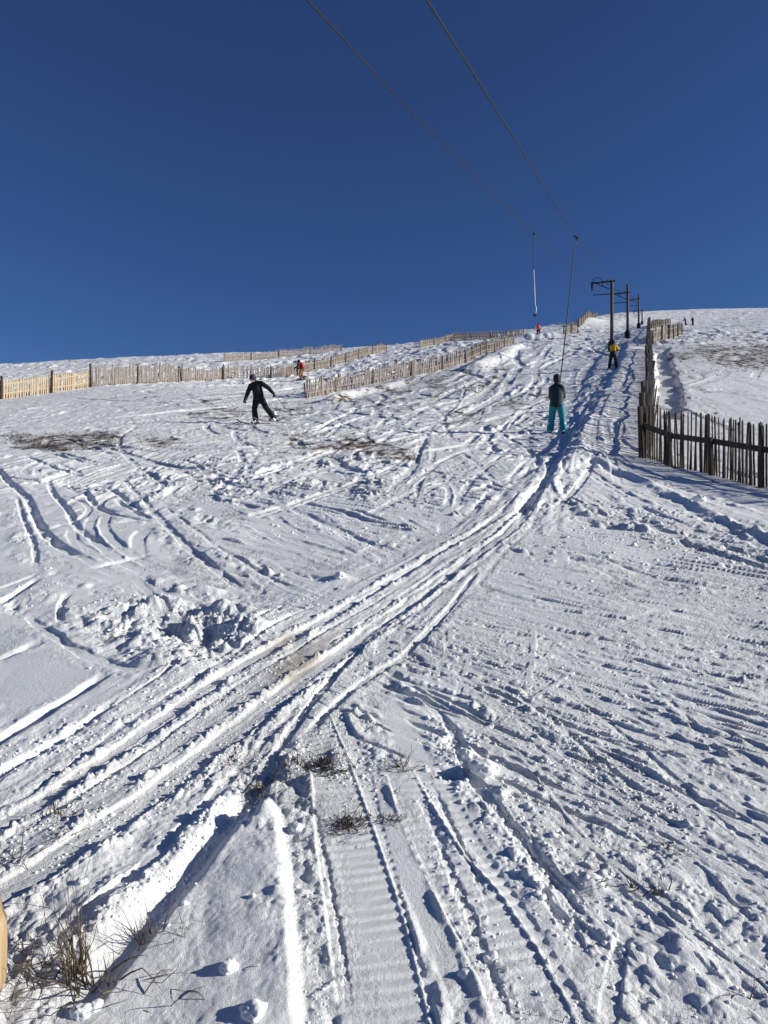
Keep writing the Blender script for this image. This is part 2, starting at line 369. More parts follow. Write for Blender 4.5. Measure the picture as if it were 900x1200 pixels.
# many thin old ski lines, each its own way
def many(n, u0, u1, v0, v1, ang, spread, lmin, lmax, w, dep, berm, seed, curve=.15, flat=.93):
    r = random.Random(seed)
    for i in range(n):
        x, y = at(r.uniform(u0, u1), r.uniform(v0, v1))
        sc = max(1., y / 6.)
        a = math.radians(ang + r.gauss(0, spread)); L = r.uniform(lmin, lmax) * sc ** .6
        c = r.gauss(0, curve)
        pts = [(x + math.cos(a + c * k * .5) * L * k / 4, y + math.sin(a + c * k * .5) * L * k / 4) for k in range(-2, 3)]
        ww = w * r.uniform(.5, 1.4) * sc ** .45; dd = (.72 + .5 * min(1, max(0, y - 6) / 8)) * dep * r.uniform(.3, 1.5) * sc ** .6; ww = max(ww, (2.0 if y < 4.5 else 2.5 if y < 9 else 1.3) * row_step(max(y, 1.3)))
        berm_ = berm * .8
        two = r.random() < .4
        off = r.uniform(.10, .22)
        for t in range(2 if two else 1):
            px = [(X - math.sin(a) * off * t, Y + math.cos(a) * off * t) for X, Y in pts]
            stroke(px, ww, dd, berm_ * sc ** .6 * r.uniform(.5, 1.3), min(max(ww * .9, .018), .03) if y < 9 else ww * 1.2, r.choice([0, 1, 1, -1]), wob=.18, world=True, n=5, taper=L * .2, lump=r.uniform(.5, 1), flat=flat if y < 9 else .8 * flat, thin=True)
many(60, 60, 620, 455, 600, -75, 35, 1.5, 5.0, .012, .017, .014, 21, .28)
many(56, 280, 680, 420, 520, -130, 22, 3.0, 8.0, .013, .018, .013, 22, .2)
many(30, 470, 700, 440, 560, -95, 12, 2.0, 6.0, .013, .018, .013, 23, .15)
many(90, 460, 930, 620, 900, -38, 9, .8, 4.0, .006, .020, .012, 31, .06, .35)
many(60, 560, 930, 600, 760, -26, 8, 1.0, 4.0, .006, .024, .014, 32, .06, .35)
many(30, 250, 640, 540, 690, -44, 10, 1.0, 4.0, .006, .022, .014, 33, .08, .35)
many(22, 470, 930, 640, 800, -34, 9, 1.2, 5.0, .030, .016, .024, 24, .08)
many(14, 560, 930, 580, 700, -24, 9, 1.5, 5.0, .032, .018, .026, 25, .1)
many(34, 460, 930, 610, 900, -40, 8, 1.2, 5.0, .024, .012, .018, 1, .08)
many(16, 620, 960, 850, 1080, -56, 9, .5, 2.0, .020, .010, .014, 2, .1)
many(60, 250, 640, 540, 690, -45, 10, 1.5, 6.0, .011, .013, .009, 3, .1)
many(80, 330, 700, 430, 560, -108, 14, 2.0, 7.0, .012, .017, .012, 4, .08)
many(24, 100, 420, 560, 720, -48, 12, 1.0, 4.0, .012, .014, .012, 5)
many(24, 0, 420, 470, 560, -70, 16, 1.0, 3.0, .012, .014, .012, 6, .1)
many(50, 560, 740, 400, 540, -108, 8, 3.0, 9.0, .015, .021, .014, 7, .1)
many(30, 420, 640, 560, 660, -100, 14, .8, 2.5, .011, .012, .008, 8, .08)
many(8, 780, 930, 380, 470, -150, 14, 2, 6, .015, .015, .012, 9, .1)
many(20, 600, 930, 610, 780, -27, 6, 1.0, 4.0, .026, .014, .022, 10, .06)
many(9, 480, 800, 640, 860, -125, 22, .4, 1.6, .010, .012, .008, 11, .1)

# ------------------------------------------------------------------ loose texture of the snow
TEX = .44
def texture(x, y):
    U = 450 + F * x / np.clip(y, 1.3, None)
    V = 600 - F * (base_z(x, y) - EYE) / np.clip(y, 1.3, None)
    sp = np.clip(y, 1.2, None) / 725.          # what one vertex spans sideways
    dy = np.minimum(np.clip(y, 1.3, None) ** 2 / 1547., np.maximum(.026, np.where(y < 60, .004 * y, .24 + (y - 60) * .009)))
    sy = 1 + 1.6 * sstep(5, 20, y)
    fade = lambda lam, st=1.: sstep(1.3, 2.6, lam / np.maximum(sp, dy / st))
    big = perlin(x * .33, y * .33, 1) * .035 + perlin(x * 1.1 + 9, y * 1.1, 2) * .014
    big += perlin(x * .09, y * .09, 3) * .12 * sstep(15, 50, y)
    calm = region(U, V, [(85, 615, 110, 75, 25, .92), (20, 640, 60, 60, 0, .8), (220, 1130, 120, 75, -20, .95), (150, 1190, 60, 60, 0, .5),
                         (500, 860, 50, 70, 20, .85), (560, 990, 40, 120, -28, .85), (460, 1060, 40, 140, -12, .6),
                         (60, 800, 80, 50, -25, .75), (20, 880, 60, 40, -30, .6), (410, 468, 90, 20, -16, .97), (600, 420, 70, 12, -10, .7),
                         (620, 690, 60, 30, 0, .3), (690, 775, 120, 12, 16, .45), (720, 545, 60, 12, 15, .6), (840, 590, 70, 22, 12, .75),
                         (280, 1190, 60, 80, 0, .9), (235, 1040, 90, 110, 30, .9), (150, 1020, 120, 50, -38, .55), (650, 960, 40, 60, -40, .0), (800, 585, 110, 22, 12, .8)])
    rough = region(U, V, [(215, 735, 110, 55, 0, 1.), (590, 900, 70, 90, -20, .9), (800, 1120, 190, 130, 0, .55), (830, 640, 150, 40, 15, 1.),
                          (330, 930, 70, 60, 20, .9), (200, 560, 170, 40, 10, .8), (560, 800, 90, 40, 0, .6), (700, 950, 150, 80, 20, .75),
                          (700, 620, 80, 30, 10, .7), (450, 740, 60, 60, 0, .5), (300, 470, 320, 45, 0, .7), (60, 480, 110, 40, 0, .8)])
    churn = np.clip(.42 + .55 * perlin(x * .55 + 3, y * .4, 5) + .25 * perlin(x * 1.7, y * 1.3, 6), .04, 1.)
    churn = np.maximum(churn * (1 - .9 * calm), rough * (.6 + .5 * perlin(x * 1.3, y * 1.0, 8)))
    churn = np.clip(churn, .02, 1.1)
    al = x * .74 - y * .67; ac = x * .67 + y * .74        # along / across the traverses
    h = np.zeros_like(x)
    farz = sstep(6, 18, y)
    band = np.clip(.40 + 1.5 * perlin(al * .35, ac * 2.6, 101) + .9 * perlin(al * .9, ac * 7, 102), .0, 1.5)
    band = 1 + (band - 1) * .85 * (1 - rough) * sstep(2.6, 3.6, y)
    for k, L in enumerate((.021, .042, .085, .17, .34, .7, 1.5)):
        wx = x / L + .35 * perlin(x / L * .6, y / L * .6, 60 + k); wy = y / (L * sy) + .35 * perlin(x / L * .6 + 7, y / L * .6, 70 + k)
        patch = np.clip(.55 + .9 * perlin(x / (L * 5), y / (L * 6), 80 + k), .08, 1.3)
        amp = TEX * L * (.02 + .85 * churn + .60 * farz) * patch * (band if L < .2 else 1.) * (1.9, 1.55, 1.15, .75, .40, .20, .13)[k] * (1 + (2.2 if k > 3 else .4) * sstep(40, 70, y)) * (1 + .9 * sstep(3.2, 4.5, y) * (1 - sstep(9, 16, y))) * (1 - (.55 if k > 3 else .25) * farz * (1 - sstep(40, 70, y)))
        h += amp * fade(L, sy * .9) * (.75 * (lumps(wx, wy, 21 + k, .6) - .27) + .55 * perlin(wx * 1.1, wy * 1.1, 90 + k))
    stre = .62 * (.30 + .70 * sstep(3.5, 7, y)) * np.clip(.35 + 1.0 * perlin(x * .7, y * .7, 9), .0, 1.2) * (1 - .85 * calm) * (1 - .5 * sstep(20, 40, y))
    for k, (fa, fc, am) in enumerate(((.30, 5.5, .0045), (.35, 12., .0024), (.5, 26., .0014), (1.1, 52., .0011))):
        rr_ = perlin(al * fa, ac * fc, 31 + k)
        h += stre * am * (np.minimum(rr_ * 1.6, .35) + .2) * fade(1.1 / fc)
    h += (.0005 + .0012 * churn) * perlin(x * 60, y * 60, 35) * fade(.017)
    # old softened footprints, lower right
    foot = region(U, V, [(800, 1130, 130, 110, 10, 1.), (880, 1080, 70, 90, 0, .7)])
    fx = x * .80 - y * .6; fy = x * .6 + y * .80
    h = h * (1 - .3 * foot) + foot * .010 * (lumps(fx / .060 + .6 * perlin(x * 9, y * 9, 40), fy / .042 + .6 * perlin(x * 9, y * 9, 41), 42, .8) + .5 * perlin(fx * 12, fy * 20, 45))
    h += foot * .007 * perlin(fx * 4, fy * 9, 43)
    # wind ripples on the smooth foreground
    rip = region(U, V, [(230, 1130, 120, 90, 0, 1.)])
    h += rip * .006 * perlin(x * 13 + y * 3, y * 2.2, 44)
    bare = region(U, V, [(78, 518, 75, 11, -3, 1.), (30, 512, 60, 16, 0, .6), (190, 517, 26, 6, 0, .9), (130, 512, 60, 8, 0, .7), (270, 500, 80, 10, -4, .5), (20, 535, 40, 6, 0, .4),
                         (300, 484, 110, 10, 0, .74), (240, 470, 170, 14, 0, .62), (440, 525, 60, 12, 10, .85), (380, 517, 70, 14, 0, .76), (500, 455, 150, 22, -10, .70), (620, 470, 60, 12, -10, .7), (560, 482, 80, 14, -10, .68),
                         (860, 417, 60, 16, 8, .86), (800, 417, 22, 5, 0, .85), (885, 408, 30, 8, 0, .85), (845, 455, 80, 26, 0, .55), (865, 390, 70, 12, 0, .6), (800, 385, 40, 10, 0, .45), (830, 372, 60, 6, 0, .4),
                         (640, 380, 60, 8, 0, .3), (540, 415, 60, 8, 0, .35), (100, 424, 140, 9, -4, .55), (330, 412, 140, 8, -4, .45),
                         (270, 604, 18, 5, 0, .6), (260, 660, 40, 12, 0, .5), (390, 663, 30, 10, 0, .6), (240, 678, 14, 5, 0, .7), (308, 702, 10, 4, 0, .8), (125, 745, 14, 7, 0, .8), (100, 655, 14, 4, 0, .7),
                         (800, 690, 95, 20, 8, .68), (860, 688, 24, 7, 0, .7), (700, 685, 60, 10, 10, .68), (600, 735, 60, 16, 20, .6), (780, 745, 90, 20, 12, .6), (330, 640, 60, 20, 0, .55), (650, 730, 25, 6, 0, .5), (590, 780, 40, 14, 20, .35), (720, 815, 30, 10, 20, .4),
                         (365, 905, 45, 25, -20, .4), (400, 970, 40, 14, 0, .3), (640, 835, 30, 10, 30, .5), (690, 875, 16, 6, 40, .5), (775, 980, 18, 10, 30, .5)])
    bn = .5 + .5 * perlin(x * 1.1 / (1 + .01 * np.clip(y, 0, 200)), y * .9 / (1 + .01 * np.clip(y, 0, 200)), 51) + .35 * perlin(x * 9, y * 7, 52) * fade(.14) + .22 * perlin(x * .9, y * .6, 53)
    bare = np.where(bare > .02, np.clip(bare * .54 + (.5 - bn) * .24 * np.clip(bare * 3, 0, 1), 0, .46), 0)
    bare = bare * sstep(6.5, 11, y)
    dirt = region(U, V, [(348, 778, 58, 15, -35, 1.), (328, 757, 24, 8, -30, .9)], .5)
    dirt = dirt * np.clip(.75 + .6 * perlin(al * 1.5, ac * 9, 54), 0, 1)
    return big, h, bare, dirt, np.clip(churn * (1 - .8 * calm) + .25 * farz, 0, 1.2)

def height(x, y):
    big, micro, bare, dirt, churn = texture(x, y)
    macro = big.copy()
    run_strokes(x, y, macro, micro)
    micro = micro * (1 - .5 * bare)
    return base_z(x, y) + macro + micro, bare, dirt, churn

# ------------------------------------------------------------------ the sheet itself
def grid_axes():
    ys = [1.30]
    while ys[-1] < 420:
        y = ys[-1]
        d = row_step(y)
        ys.append(y + d)
    back = [1.30 - .02 * (1.22 ** k - 1) / .22 for k in range(1, 34)]
    back = [b for b in back if b > -60]
    ys = np.array(back[::-1] + ys)
    fine = np.arange(-.60, .60, 1 / 725.)
    s = [fine[-1]]; d = 1 / 725.
    while s[-1] < 3.2:
        d = min(d * 1.07, .12); s.append(s[-1] + d)
    out = np.array(s[1:])
    return ys, np.concatenate([-out[::-1], fine, out])
GY, GA = grid_axes()
GW = np.sqrt(GY * GY + 1.0)
gx = (GA[None, :] * GW[:, None]).ravel()
gy = np.repeat(GY, len(GA))
GH, BARE, DIRT, ROUGH = height(gx, gy)
GZ = GH.reshape(len(GY), len(GA))
def hz(x, y):
    """height of the snow, read from the finished sheet"""
    x = np.asarray(x, float); y = np.asarray(y, float)
    r = np.clip(np.searchsorted(GY, y) - 1, 0, len(GY) - 2)
    fr = np.clip((y - GY[r]) / (GY[r + 1] - GY[r]), 0, 1)
    a = x / np.sqrt(y * y + 1)
    c = np.clip(np.searchsorted(GA, a) - 1, 0, len(GA) - 2)
    fc = np.clip((a - GA[c]) / (GA[c + 1] - GA[c]), 0, 1)
    return (GZ[r, c] * (1 - fr) * (1 - fc) + GZ[r + 1, c] * fr * (1 - fc) + GZ[r, c + 1] * (1 - fr) * fc + GZ[r + 1, c + 1] * fr * fc)
def hz1(x, y):
    return float(hz(np.array([x]), np.array([y]))[0])
# ------------------------------------------------------------------ materials
def new_mat(name):
    m = bpy.data.materials.new(name); m.use_nodes = True
    nt = m.node_tree
    return m, nt, nt.nodes, nt.links, nt.nodes['Principled BSDF']
def tinted(name, c1, c2, scale=8., rough=.7, stretch=(1, 1, 1), bump=.0, metal=0., detail=6, contrast=(.3, .7), spec=.4, coords='Object'):
    m, nt, N, L, b = new_mat(name)
    tc = N.new('ShaderNodeTexCoord'); mp = N.new('ShaderNodeMapping'); mp.inputs['Scale'].default_value = stretch
    nz = N.new('ShaderNodeTexNoise'); nz.inputs['Scale'].default_value = scale; nz.inputs['Detail'].default_value = detail
    rp = N.new('ShaderNodeValToRGB')
    rp.color_ramp.elements[0].position, rp.color_ramp.elements[1].position = contrast
    rp.color_ramp.elements[0].color = (*c1, 1); rp.color_ramp.elements[1].color = (*c2, 1)
    L.new(tc.outputs[coords], mp.inputs['Vector']); L.new(mp.outputs[0], nz.inputs['Vector'])
    L.new(nz.outputs['Fac'], rp.inputs[0]); L.new(rp.outputs[0], b.inputs['Base Color'])
    b.inputs['Roughness'].default_value = rough; b.inputs['Metallic'].default_value = metal
    b.inputs['Specular IOR Level'].default_value = spec
    if bump:
        bp = N.new('ShaderNodeBump'); bp.inputs['Strength'].default_value = bump; bp.inputs['Distance'].default_value = .01
        L.new(nz.outputs['Fac'], bp.inputs['Height']); L.new(bp.outputs[0], b.inputs['Normal'])
    return m
def snow_material():
    m, nt, N, L, b = new_mat('snow')
    geo = N.new('ShaderNodeNewGeometry')
    at_b = N.new('ShaderNodeAttribute'); at_b.attribute_name = 'bare'
    at_d = N.new('ShaderNodeAttribute'); at_d.attribute_name = 'dirt'
    def noise(scale, detail, rough=.6):
        n = N.new('ShaderNodeTexNoise'); n.inputs['Scale'].default_value = scale; n.inputs['Detail'].default_value = detail; n.inputs['Roughness'].default_value = rough
        L.new(geo.outputs['Position'], n.inputs['Vector']); return n
    n_big = noise(1.3, 5); n_h = noise(1., 9, .68)
    mph = N.new('ShaderNodeMapping'); mph.inputs['Scale'].default_value = (3.2, 1.5, 3.2); L.new(geo.outputs['Position'], mph.inputs['Vector']); L.new(mph.outputs[0], n_h.inputs['Vector']); n_g = noise(240., 4, .7); n_m = noise(70., 5, .65)
    snow = N.new('ShaderNodeMix'); snow.data_type = 'RGBA'
    snow.inputs['A'].default_value = (.785, .80, .795, 1); snow.inputs['B'].default_value = (.84, .855, .84, 1)
    L.new(n_big.outputs['Fac'], snow.inputs['Factor'])
    heath = N.new('ShaderNodeValToRGB')
    e = heath.color_ramp.elements
    e[0].position = .32; e[0].color = (.032, .021, .012, 1); e[1].position = .72; e[1].color = (.23, .16, .09, 1)
    L.new(n_h.outputs['Fac'], heath.inputs[0])
    ice = N.new('ShaderNodeMix'); ice.data_type = 'RGBA'; ice.inputs['B'].default_value = (.42, .37, .285, 1)
    mul = N.new('ShaderNodeMath'); mul.operation = 'MULTIPLY'; mul.inputs[1].default_value = .75
    L.new(at_d.outputs['Fac'], mul.inputs[0]); L.new(mul.outputs[0], ice.inputs['Factor'])
    L.new(snow.outputs['Result'], ice.inputs['A'])
    # heather shows where the cover is thin: region value broken up by fine noise
    add = N.new('ShaderNodeMath'); add.operation = 'SUBTRACT'; L.new(n_h.outputs['Fac'], add.inputs[1])
    ab = N.new('ShaderNodeMath'); ab.operation = 'MULTIPLY_ADD'; ab.inputs[1].default_value = 1.25; ab.inputs[2].default_value = .0
    L.new(at_b.outputs['Fac'], ab.inputs[0]); L.new(ab.outputs[0], add.inputs[0])
    mr = N.new('ShaderNodeMapRange'); mr.inputs['From Min'].default_value = -.03; mr.inputs['From Max'].default_value = .13
    L.new(add.outputs[0], mr.inputs['Value'])
    mix = N.new('ShaderNodeMix'); mix.data_type = 'RGBA'
    L.new(mr.outputs['Result'], mix.inputs['Factor']); L.new(ice.outputs['Result'], mix.inputs['A']); L.new(heath.outputs[0], mix.inputs['B'])
    L.new(mix.outputs['Result'], b.inputs['Base Color'])
    b.inputs['Roughness'].default_value = .55; b.inputs['Specular IOR Level'].default_value = .3
    bp = N.new('ShaderNodeBump'); bp.inputs['Strength'].default_value = .9; bp.inputs['Distance'].default_value = .004
    bp2 = N.new('ShaderNodeBump'); bp2.inputs['Strength'].default_value = .5; bp2.inputs['Distance'].default_value = .012
    at_r = N.new('ShaderNodeAttribute'); at_r.attribute_name = 'rough'
    n_f = noise(17., 5, .7); bp3 = N.new('ShaderNodeBump'); bp3.inputs['Distance'].default_value = .035
    bp2.inputs['Distance'].default_value = .018
    L.new(at_r.outputs['Fac'], bp3.inputs['Strength']); L.new(n_f.outputs['Fac'], bp3.inputs['Height']); L.new(bp3.outputs[0], bp2.inputs['Normal'])
    ad = N.new('ShaderNodeMath'); ad.operation = 'MULTIPLY_ADD'; ad.inputs[1].default_value = .75; ad.inputs[2].default_value = .22
    L.new(at_r.outputs['Fac'], ad.inputs[0]); L.new(ad.outputs[0], bp2.inputs['Strength'])
    L.new(n_m.outputs['Fac'], bp2.inputs['Height'])
    L.new(n_g.outputs['Fac'], bp.inputs['Height']); L.new(bp2.outputs[0], bp.inputs['Normal']); L.new(bp.outputs[0], b.inputs['Normal'])
    return m
M = dict(
    snow=snow_material(),
    lump=tinted('snow_clod', (.785, .80, .795), (.84, .855, .84), 30., .6, bump=.6, spec=.3),
    wood_new=tinted('fresh_pine', (.38, .28, .16), (.56, .44, .27), 14., .75, (1, 1, .12), .3),
    wood_grey=tinted('weathered_paling', (.17, .145, .12), (.36, .31, .26), 16., .85, (1, 1, .12), .4),
    wood_dark=tinted('dark_old_timber', (.030, .023, .017), (.095, .073, .055), 16., .85, (1, 1, .15), .5),
    wood_pole=tinted('tarred_pole', (.035, .028, .022), (.11, .085, .065), 10., .8, (1, 1, .1), .4),
    wood_peeled=tinted('peeled_pine', (.17, .11, .055), (.46, .34, .20), 34., .8, (1, 1, .10), .6),
    knot=tinted('wood_knot', (.10, .045, .02), (.24, .12, .05), 40., .6),
    steel=tinted('galvanised_steel', (.10, .105, .11), (.2, .2, .21), 20., .5, metal=.6),
    steel_dark=tinted('dark_steel', (.02, .02, .022), (.05, .05, .052), 20., .5, metal=.5),
    cable=tinted('wire_rope', (.012, .012, .014), (.025, .025, .028), 60., .6, metal=.4),
    rope=tinted('braided_rope', (.03, .03, .032), (.07, .07, .07), 60., .8),
    white=tinted('white_plastic', (.72, .74, .76), (.8, .8, .8), 10., .4),
    rubber=tinted('black_rubber', (.012, .012, .013), (.03, .03, .03), 20., .6),
    red=tinted('red_fabric', (.42, .02, .02), (.60, .04, .035), 20., .7),
    pinkred=tinted('coral_fabric', (.75, .10, .08), (.85, .16, .13), 20., .7),
    teal_dark=tinted('dark_teal_fabric', (.010, .026, .034), (.016, .038, .048), 14., .7, bump=.2),
    teal=tinted('turquoise_fabric', (.01, .22, .26), (.02, .31, .35), 14., .7, bump=.2),
    black=tinted('black_fabric', (.006, .006, .007), (.016, .016, .018), 14., .75, bump=.2),
    navy=tinted('navy_fabric', (.008, .012, .035), (.015, .02, .055), 14., .7),
    blue=tinted('blue_fabric', (.015, .03, .10), (.02, .045, .14), 14., .7),
    yellow=tinted('amber_yellow_fabric', (.60, .30, .01), (.72, .40, .02), 14., .7),
    tan=tinted('tan_fabric', (.24, .13, .08), (.34, .20, .12), 14., .8),
    darkred=tinted('maroon_fabric', (.05, .01, .012), (.09, .015, .018), 14., .7),
    skin=tinted('skin', (.50, .27, .19), (.58, .33, .24), 12., .55),
    bootw=tinted('pale_boot_shell', (.62, .64, .66), (.72, .72, .72), 12., .4),
    ski=tinted('ski_topsheet', (.02, .02, .03), (.12, .12, .14), 6., .35),
    skiw=tinted('white_ski_topsheet', (.5, .5, .52), (.7, .7, .72), 6., .35),
    grass=tinted('dead_grass', (.035, .024, .014), (.25, .18, .095), 25., .8, contrast=(.35, .75)),
    grass_dark=tinted('dark_heather', (.022, .015, .010), (.10, .066, .038), 25., .8),
)
# ------------------------------------------------------------------ mesh helpers
class MB:
    def __init__(s):
        s.v = []; s.f = []
    def add(s, vs, fs):
        o = len(s.v); s.v.extend([tuple(q) for q in vs]); s.f.extend([tuple(i + o for i in q) for q in fs])
    def box(s, c, size, rot=None, taper=1.0):
        hx, hy, hz_ = size[0] / 2, size[1] / 2, size[2] / 2
        vs = [Vector((x * hx * (taper if z > 0 else 1), y * hy * (taper if z > 0 else 1), z * hz_)) for z in (-1, 1) for y in (-1, 1) for x in (-1, 1)]
        if rot is not None:
            vs = [rot @ q for q in vs]
        c = Vector(c)
        s.add([q + c for q in vs], [(0, 2, 3, 1), (4, 5, 7, 6), (0, 1, 5, 4), (2, 6, 7, 3), (0, 4, 6, 2), (1, 3, 7, 5)])
    def beam(s, a, b, w, h, up=Vector((0, 0, 1))):
        a = Vector(a); b = Vector(b); d = (b - a); L = d.length; d.normalize()
        x = d.cross(up)
        if x.length < 1e-4:
            x = Vector((1, 0, 0))
        x.normalize(); y = x.cross(d)
        R = Matrix((x, d, y)).transposed()
        s.box((a + b) / 2, (w, L, h), R)
    def tube(s, pts, rad, n=8, caps=True):
        pts = [Vector(p) for p in pts]
        if not hasattr(rad, '__len__'):
            rad = [rad] * len(pts)
        d0 = (pts[1] - pts[0]).normalized()
        x = d0.orthogonal().normalized()
        base = len(s.v); rings = []
        for i, p in enumerate(pts):
            d = (pts[min(i + 1, len(pts) - 1)] - pts[max(i - 1, 0)]).normalized()
            x = (x - d * x.dot(d)).normalized(); y = d.cross(x)
            rings.append([p + (x * math.cos(2 * math.pi * k / n) + y * math.sin(2 * math.pi * k / n)) * rad[i] for k in range(n)])
        vs = [q for r in rings for q in r]; fs = []
        for i in range(len(pts) - 1):
            for k in range(n):
                k2 = (k + 1) % n
                fs.append((i * n + k, i * n + k2, (i + 1) * n + k2, (i + 1) * n + k))
        if caps:
            fs.append(tuple(range(n))[::-1]); fs.append(tuple((len(pts) - 1) * n + k for k in range(n)))
        s.add(vs, fs)
    def ball(s, c, r, seg=12, rings=8, rot=None):
        if not hasattr(r, '__len__'):
            r = (r, r, r)
        vs = [Vector((0, 0, r[2]))]
        for i in range(1, rings):
            ph = math.pi * i / rings
            for k in range(seg):
                th = 2 * math.pi * k / seg
                vs.append(Vector((r[0] * math.sin(ph) * math.cos(th), r[1] * math.sin(ph) * math.sin(th), r[2] * math.cos(ph))))
        vs.append(Vector((0, 0, -r[2])))
        fs = [(0, 1 + k, 1 + (k + 1) % seg) for k in range(seg)]
        for i in range(rings - 2):
            for k in range(seg):
                a = 1 + i * seg + k; b = 1 + i * seg + (k + 1) % seg
                fs.append((a, a + seg, b + seg, b))
        last = len(vs) - 1; o = 1 + (rings - 2) * seg
        fs += [(last, o + (k + 1) % seg, o + k) for k in range(seg)]
        if rot is not None:
            vs = [rot @ q for q in vs]
        c = Vector(c)
        s.add([q + c for q in vs], fs)
    def capsule(s, a, ra, b, rb, n=12):
        a = Vector(a); b = Vector(b)
        s.tube([a, a.lerp(b, .25), a.lerp(b, .5), a.lerp(b, .75), b], [ra, ra + (rb - ra) * .25, (ra + rb) / 2, ra + (rb - ra) * .75, rb], n)
        s.ball(a, ra, n, 8); s.ball(b, rb, n, 8)
    def mesh(s, name):
        me = bpy.data.meshes.new(name); me.from_pydata(s.v, [], s.f); me.update(); return me
    def build(s, name, mat, parent=None, smooth=False, voxel=0, relax=0):
        me = s.mesh(name)
        if voxel:
            t = bpy.data.objects.new('temporary', me); COL.objects.link(t)
            md = t.modifiers.new('r', 'REMESH'); md.mode = 'VOXEL'; md.voxel_size = voxel; md.use_smooth_shade = True
            if relax:
                sm = t.modifiers.new('s', 'SMOOTH'); sm.factor = .5; sm.iterations = relax
            dg = bpy.context.evaluated_depsgraph_get()
            me2 = bpy.data.meshes.new_from_object(t.evaluated_get(dg)); me2.name = name
            bpy.data.objects.remove(t); bpy.data.meshes.remove(me); me = me2
        me.materials.clear(); me.materials.append(mat)
        if smooth or voxel:
            me.polygons.foreach_set('use_smooth', [True] * len(me.polygons))
        o = bpy.data.objects.new(name, me); COL.objects.link(o)
        if parent is not None:
            o.parent = parent
        return o
def tag(o, label=None, cat=None, group=None, kind=None):
    for k, v in (('label', label), ('category', cat), ('group', group), ('kind', kind)):
        if v:
            o[k] = v
    return o
def empty(name, loc, rz=0.):
    o = bpy.data.objects.new(name, None); o.empty_display_size = .2; o.location = loc; o.rotation_euler = (0, 0, rz)
    COL.objects.link(o); return o

# ------------------------------------------------------------------ ground object
def build_ground():
    ny, nx = GZ.shape
    co = np.empty((ny * nx, 3), np.float32); co[:, 0] = gx; co[:, 1] = gy; co[:, 2] = GH
    i = np.arange(ny - 1)[:, None] * nx + np.arange(nx - 1)[None, :]
    q = np.stack([i, i + 1, i + nx + 1, i + nx], -1).reshape(-1, 4).astype(np.int32)
    me = bpy.data.meshes.new('snow_slope')
    me.vertices.add(len(co)); me.vertices.foreach_set('co', co.ravel())
    me.loops.add(q.size); me.loops.foreach_set('vertex_index', q.ravel())
    me.polygons.add(len(q)); me.polygons.foreach_set('loop_start', np.arange(0, q.size, 4, dtype=np.int32))
    me.polygons.foreach_set('use_smooth', np.ones(len(q), bool))
    me.update(calc_edges=True)
    for nm, arr in (('bare', BARE), ('dirt', DIRT), ('rough', ROUGH)):
        a = me.attributes.new(nm, 'FLOAT', 'POINT'); a.data.foreach_set('value', arr.astype(np.float32))
    me.materials.append(M['snow'])
    o = bpy.data.objects.new('snow_slope', me); COL.objects.link(o)
    tag(o, 'snow covered hillside cut by ski and snowmobile tracks', 'ground', kind='structure')
build_ground()
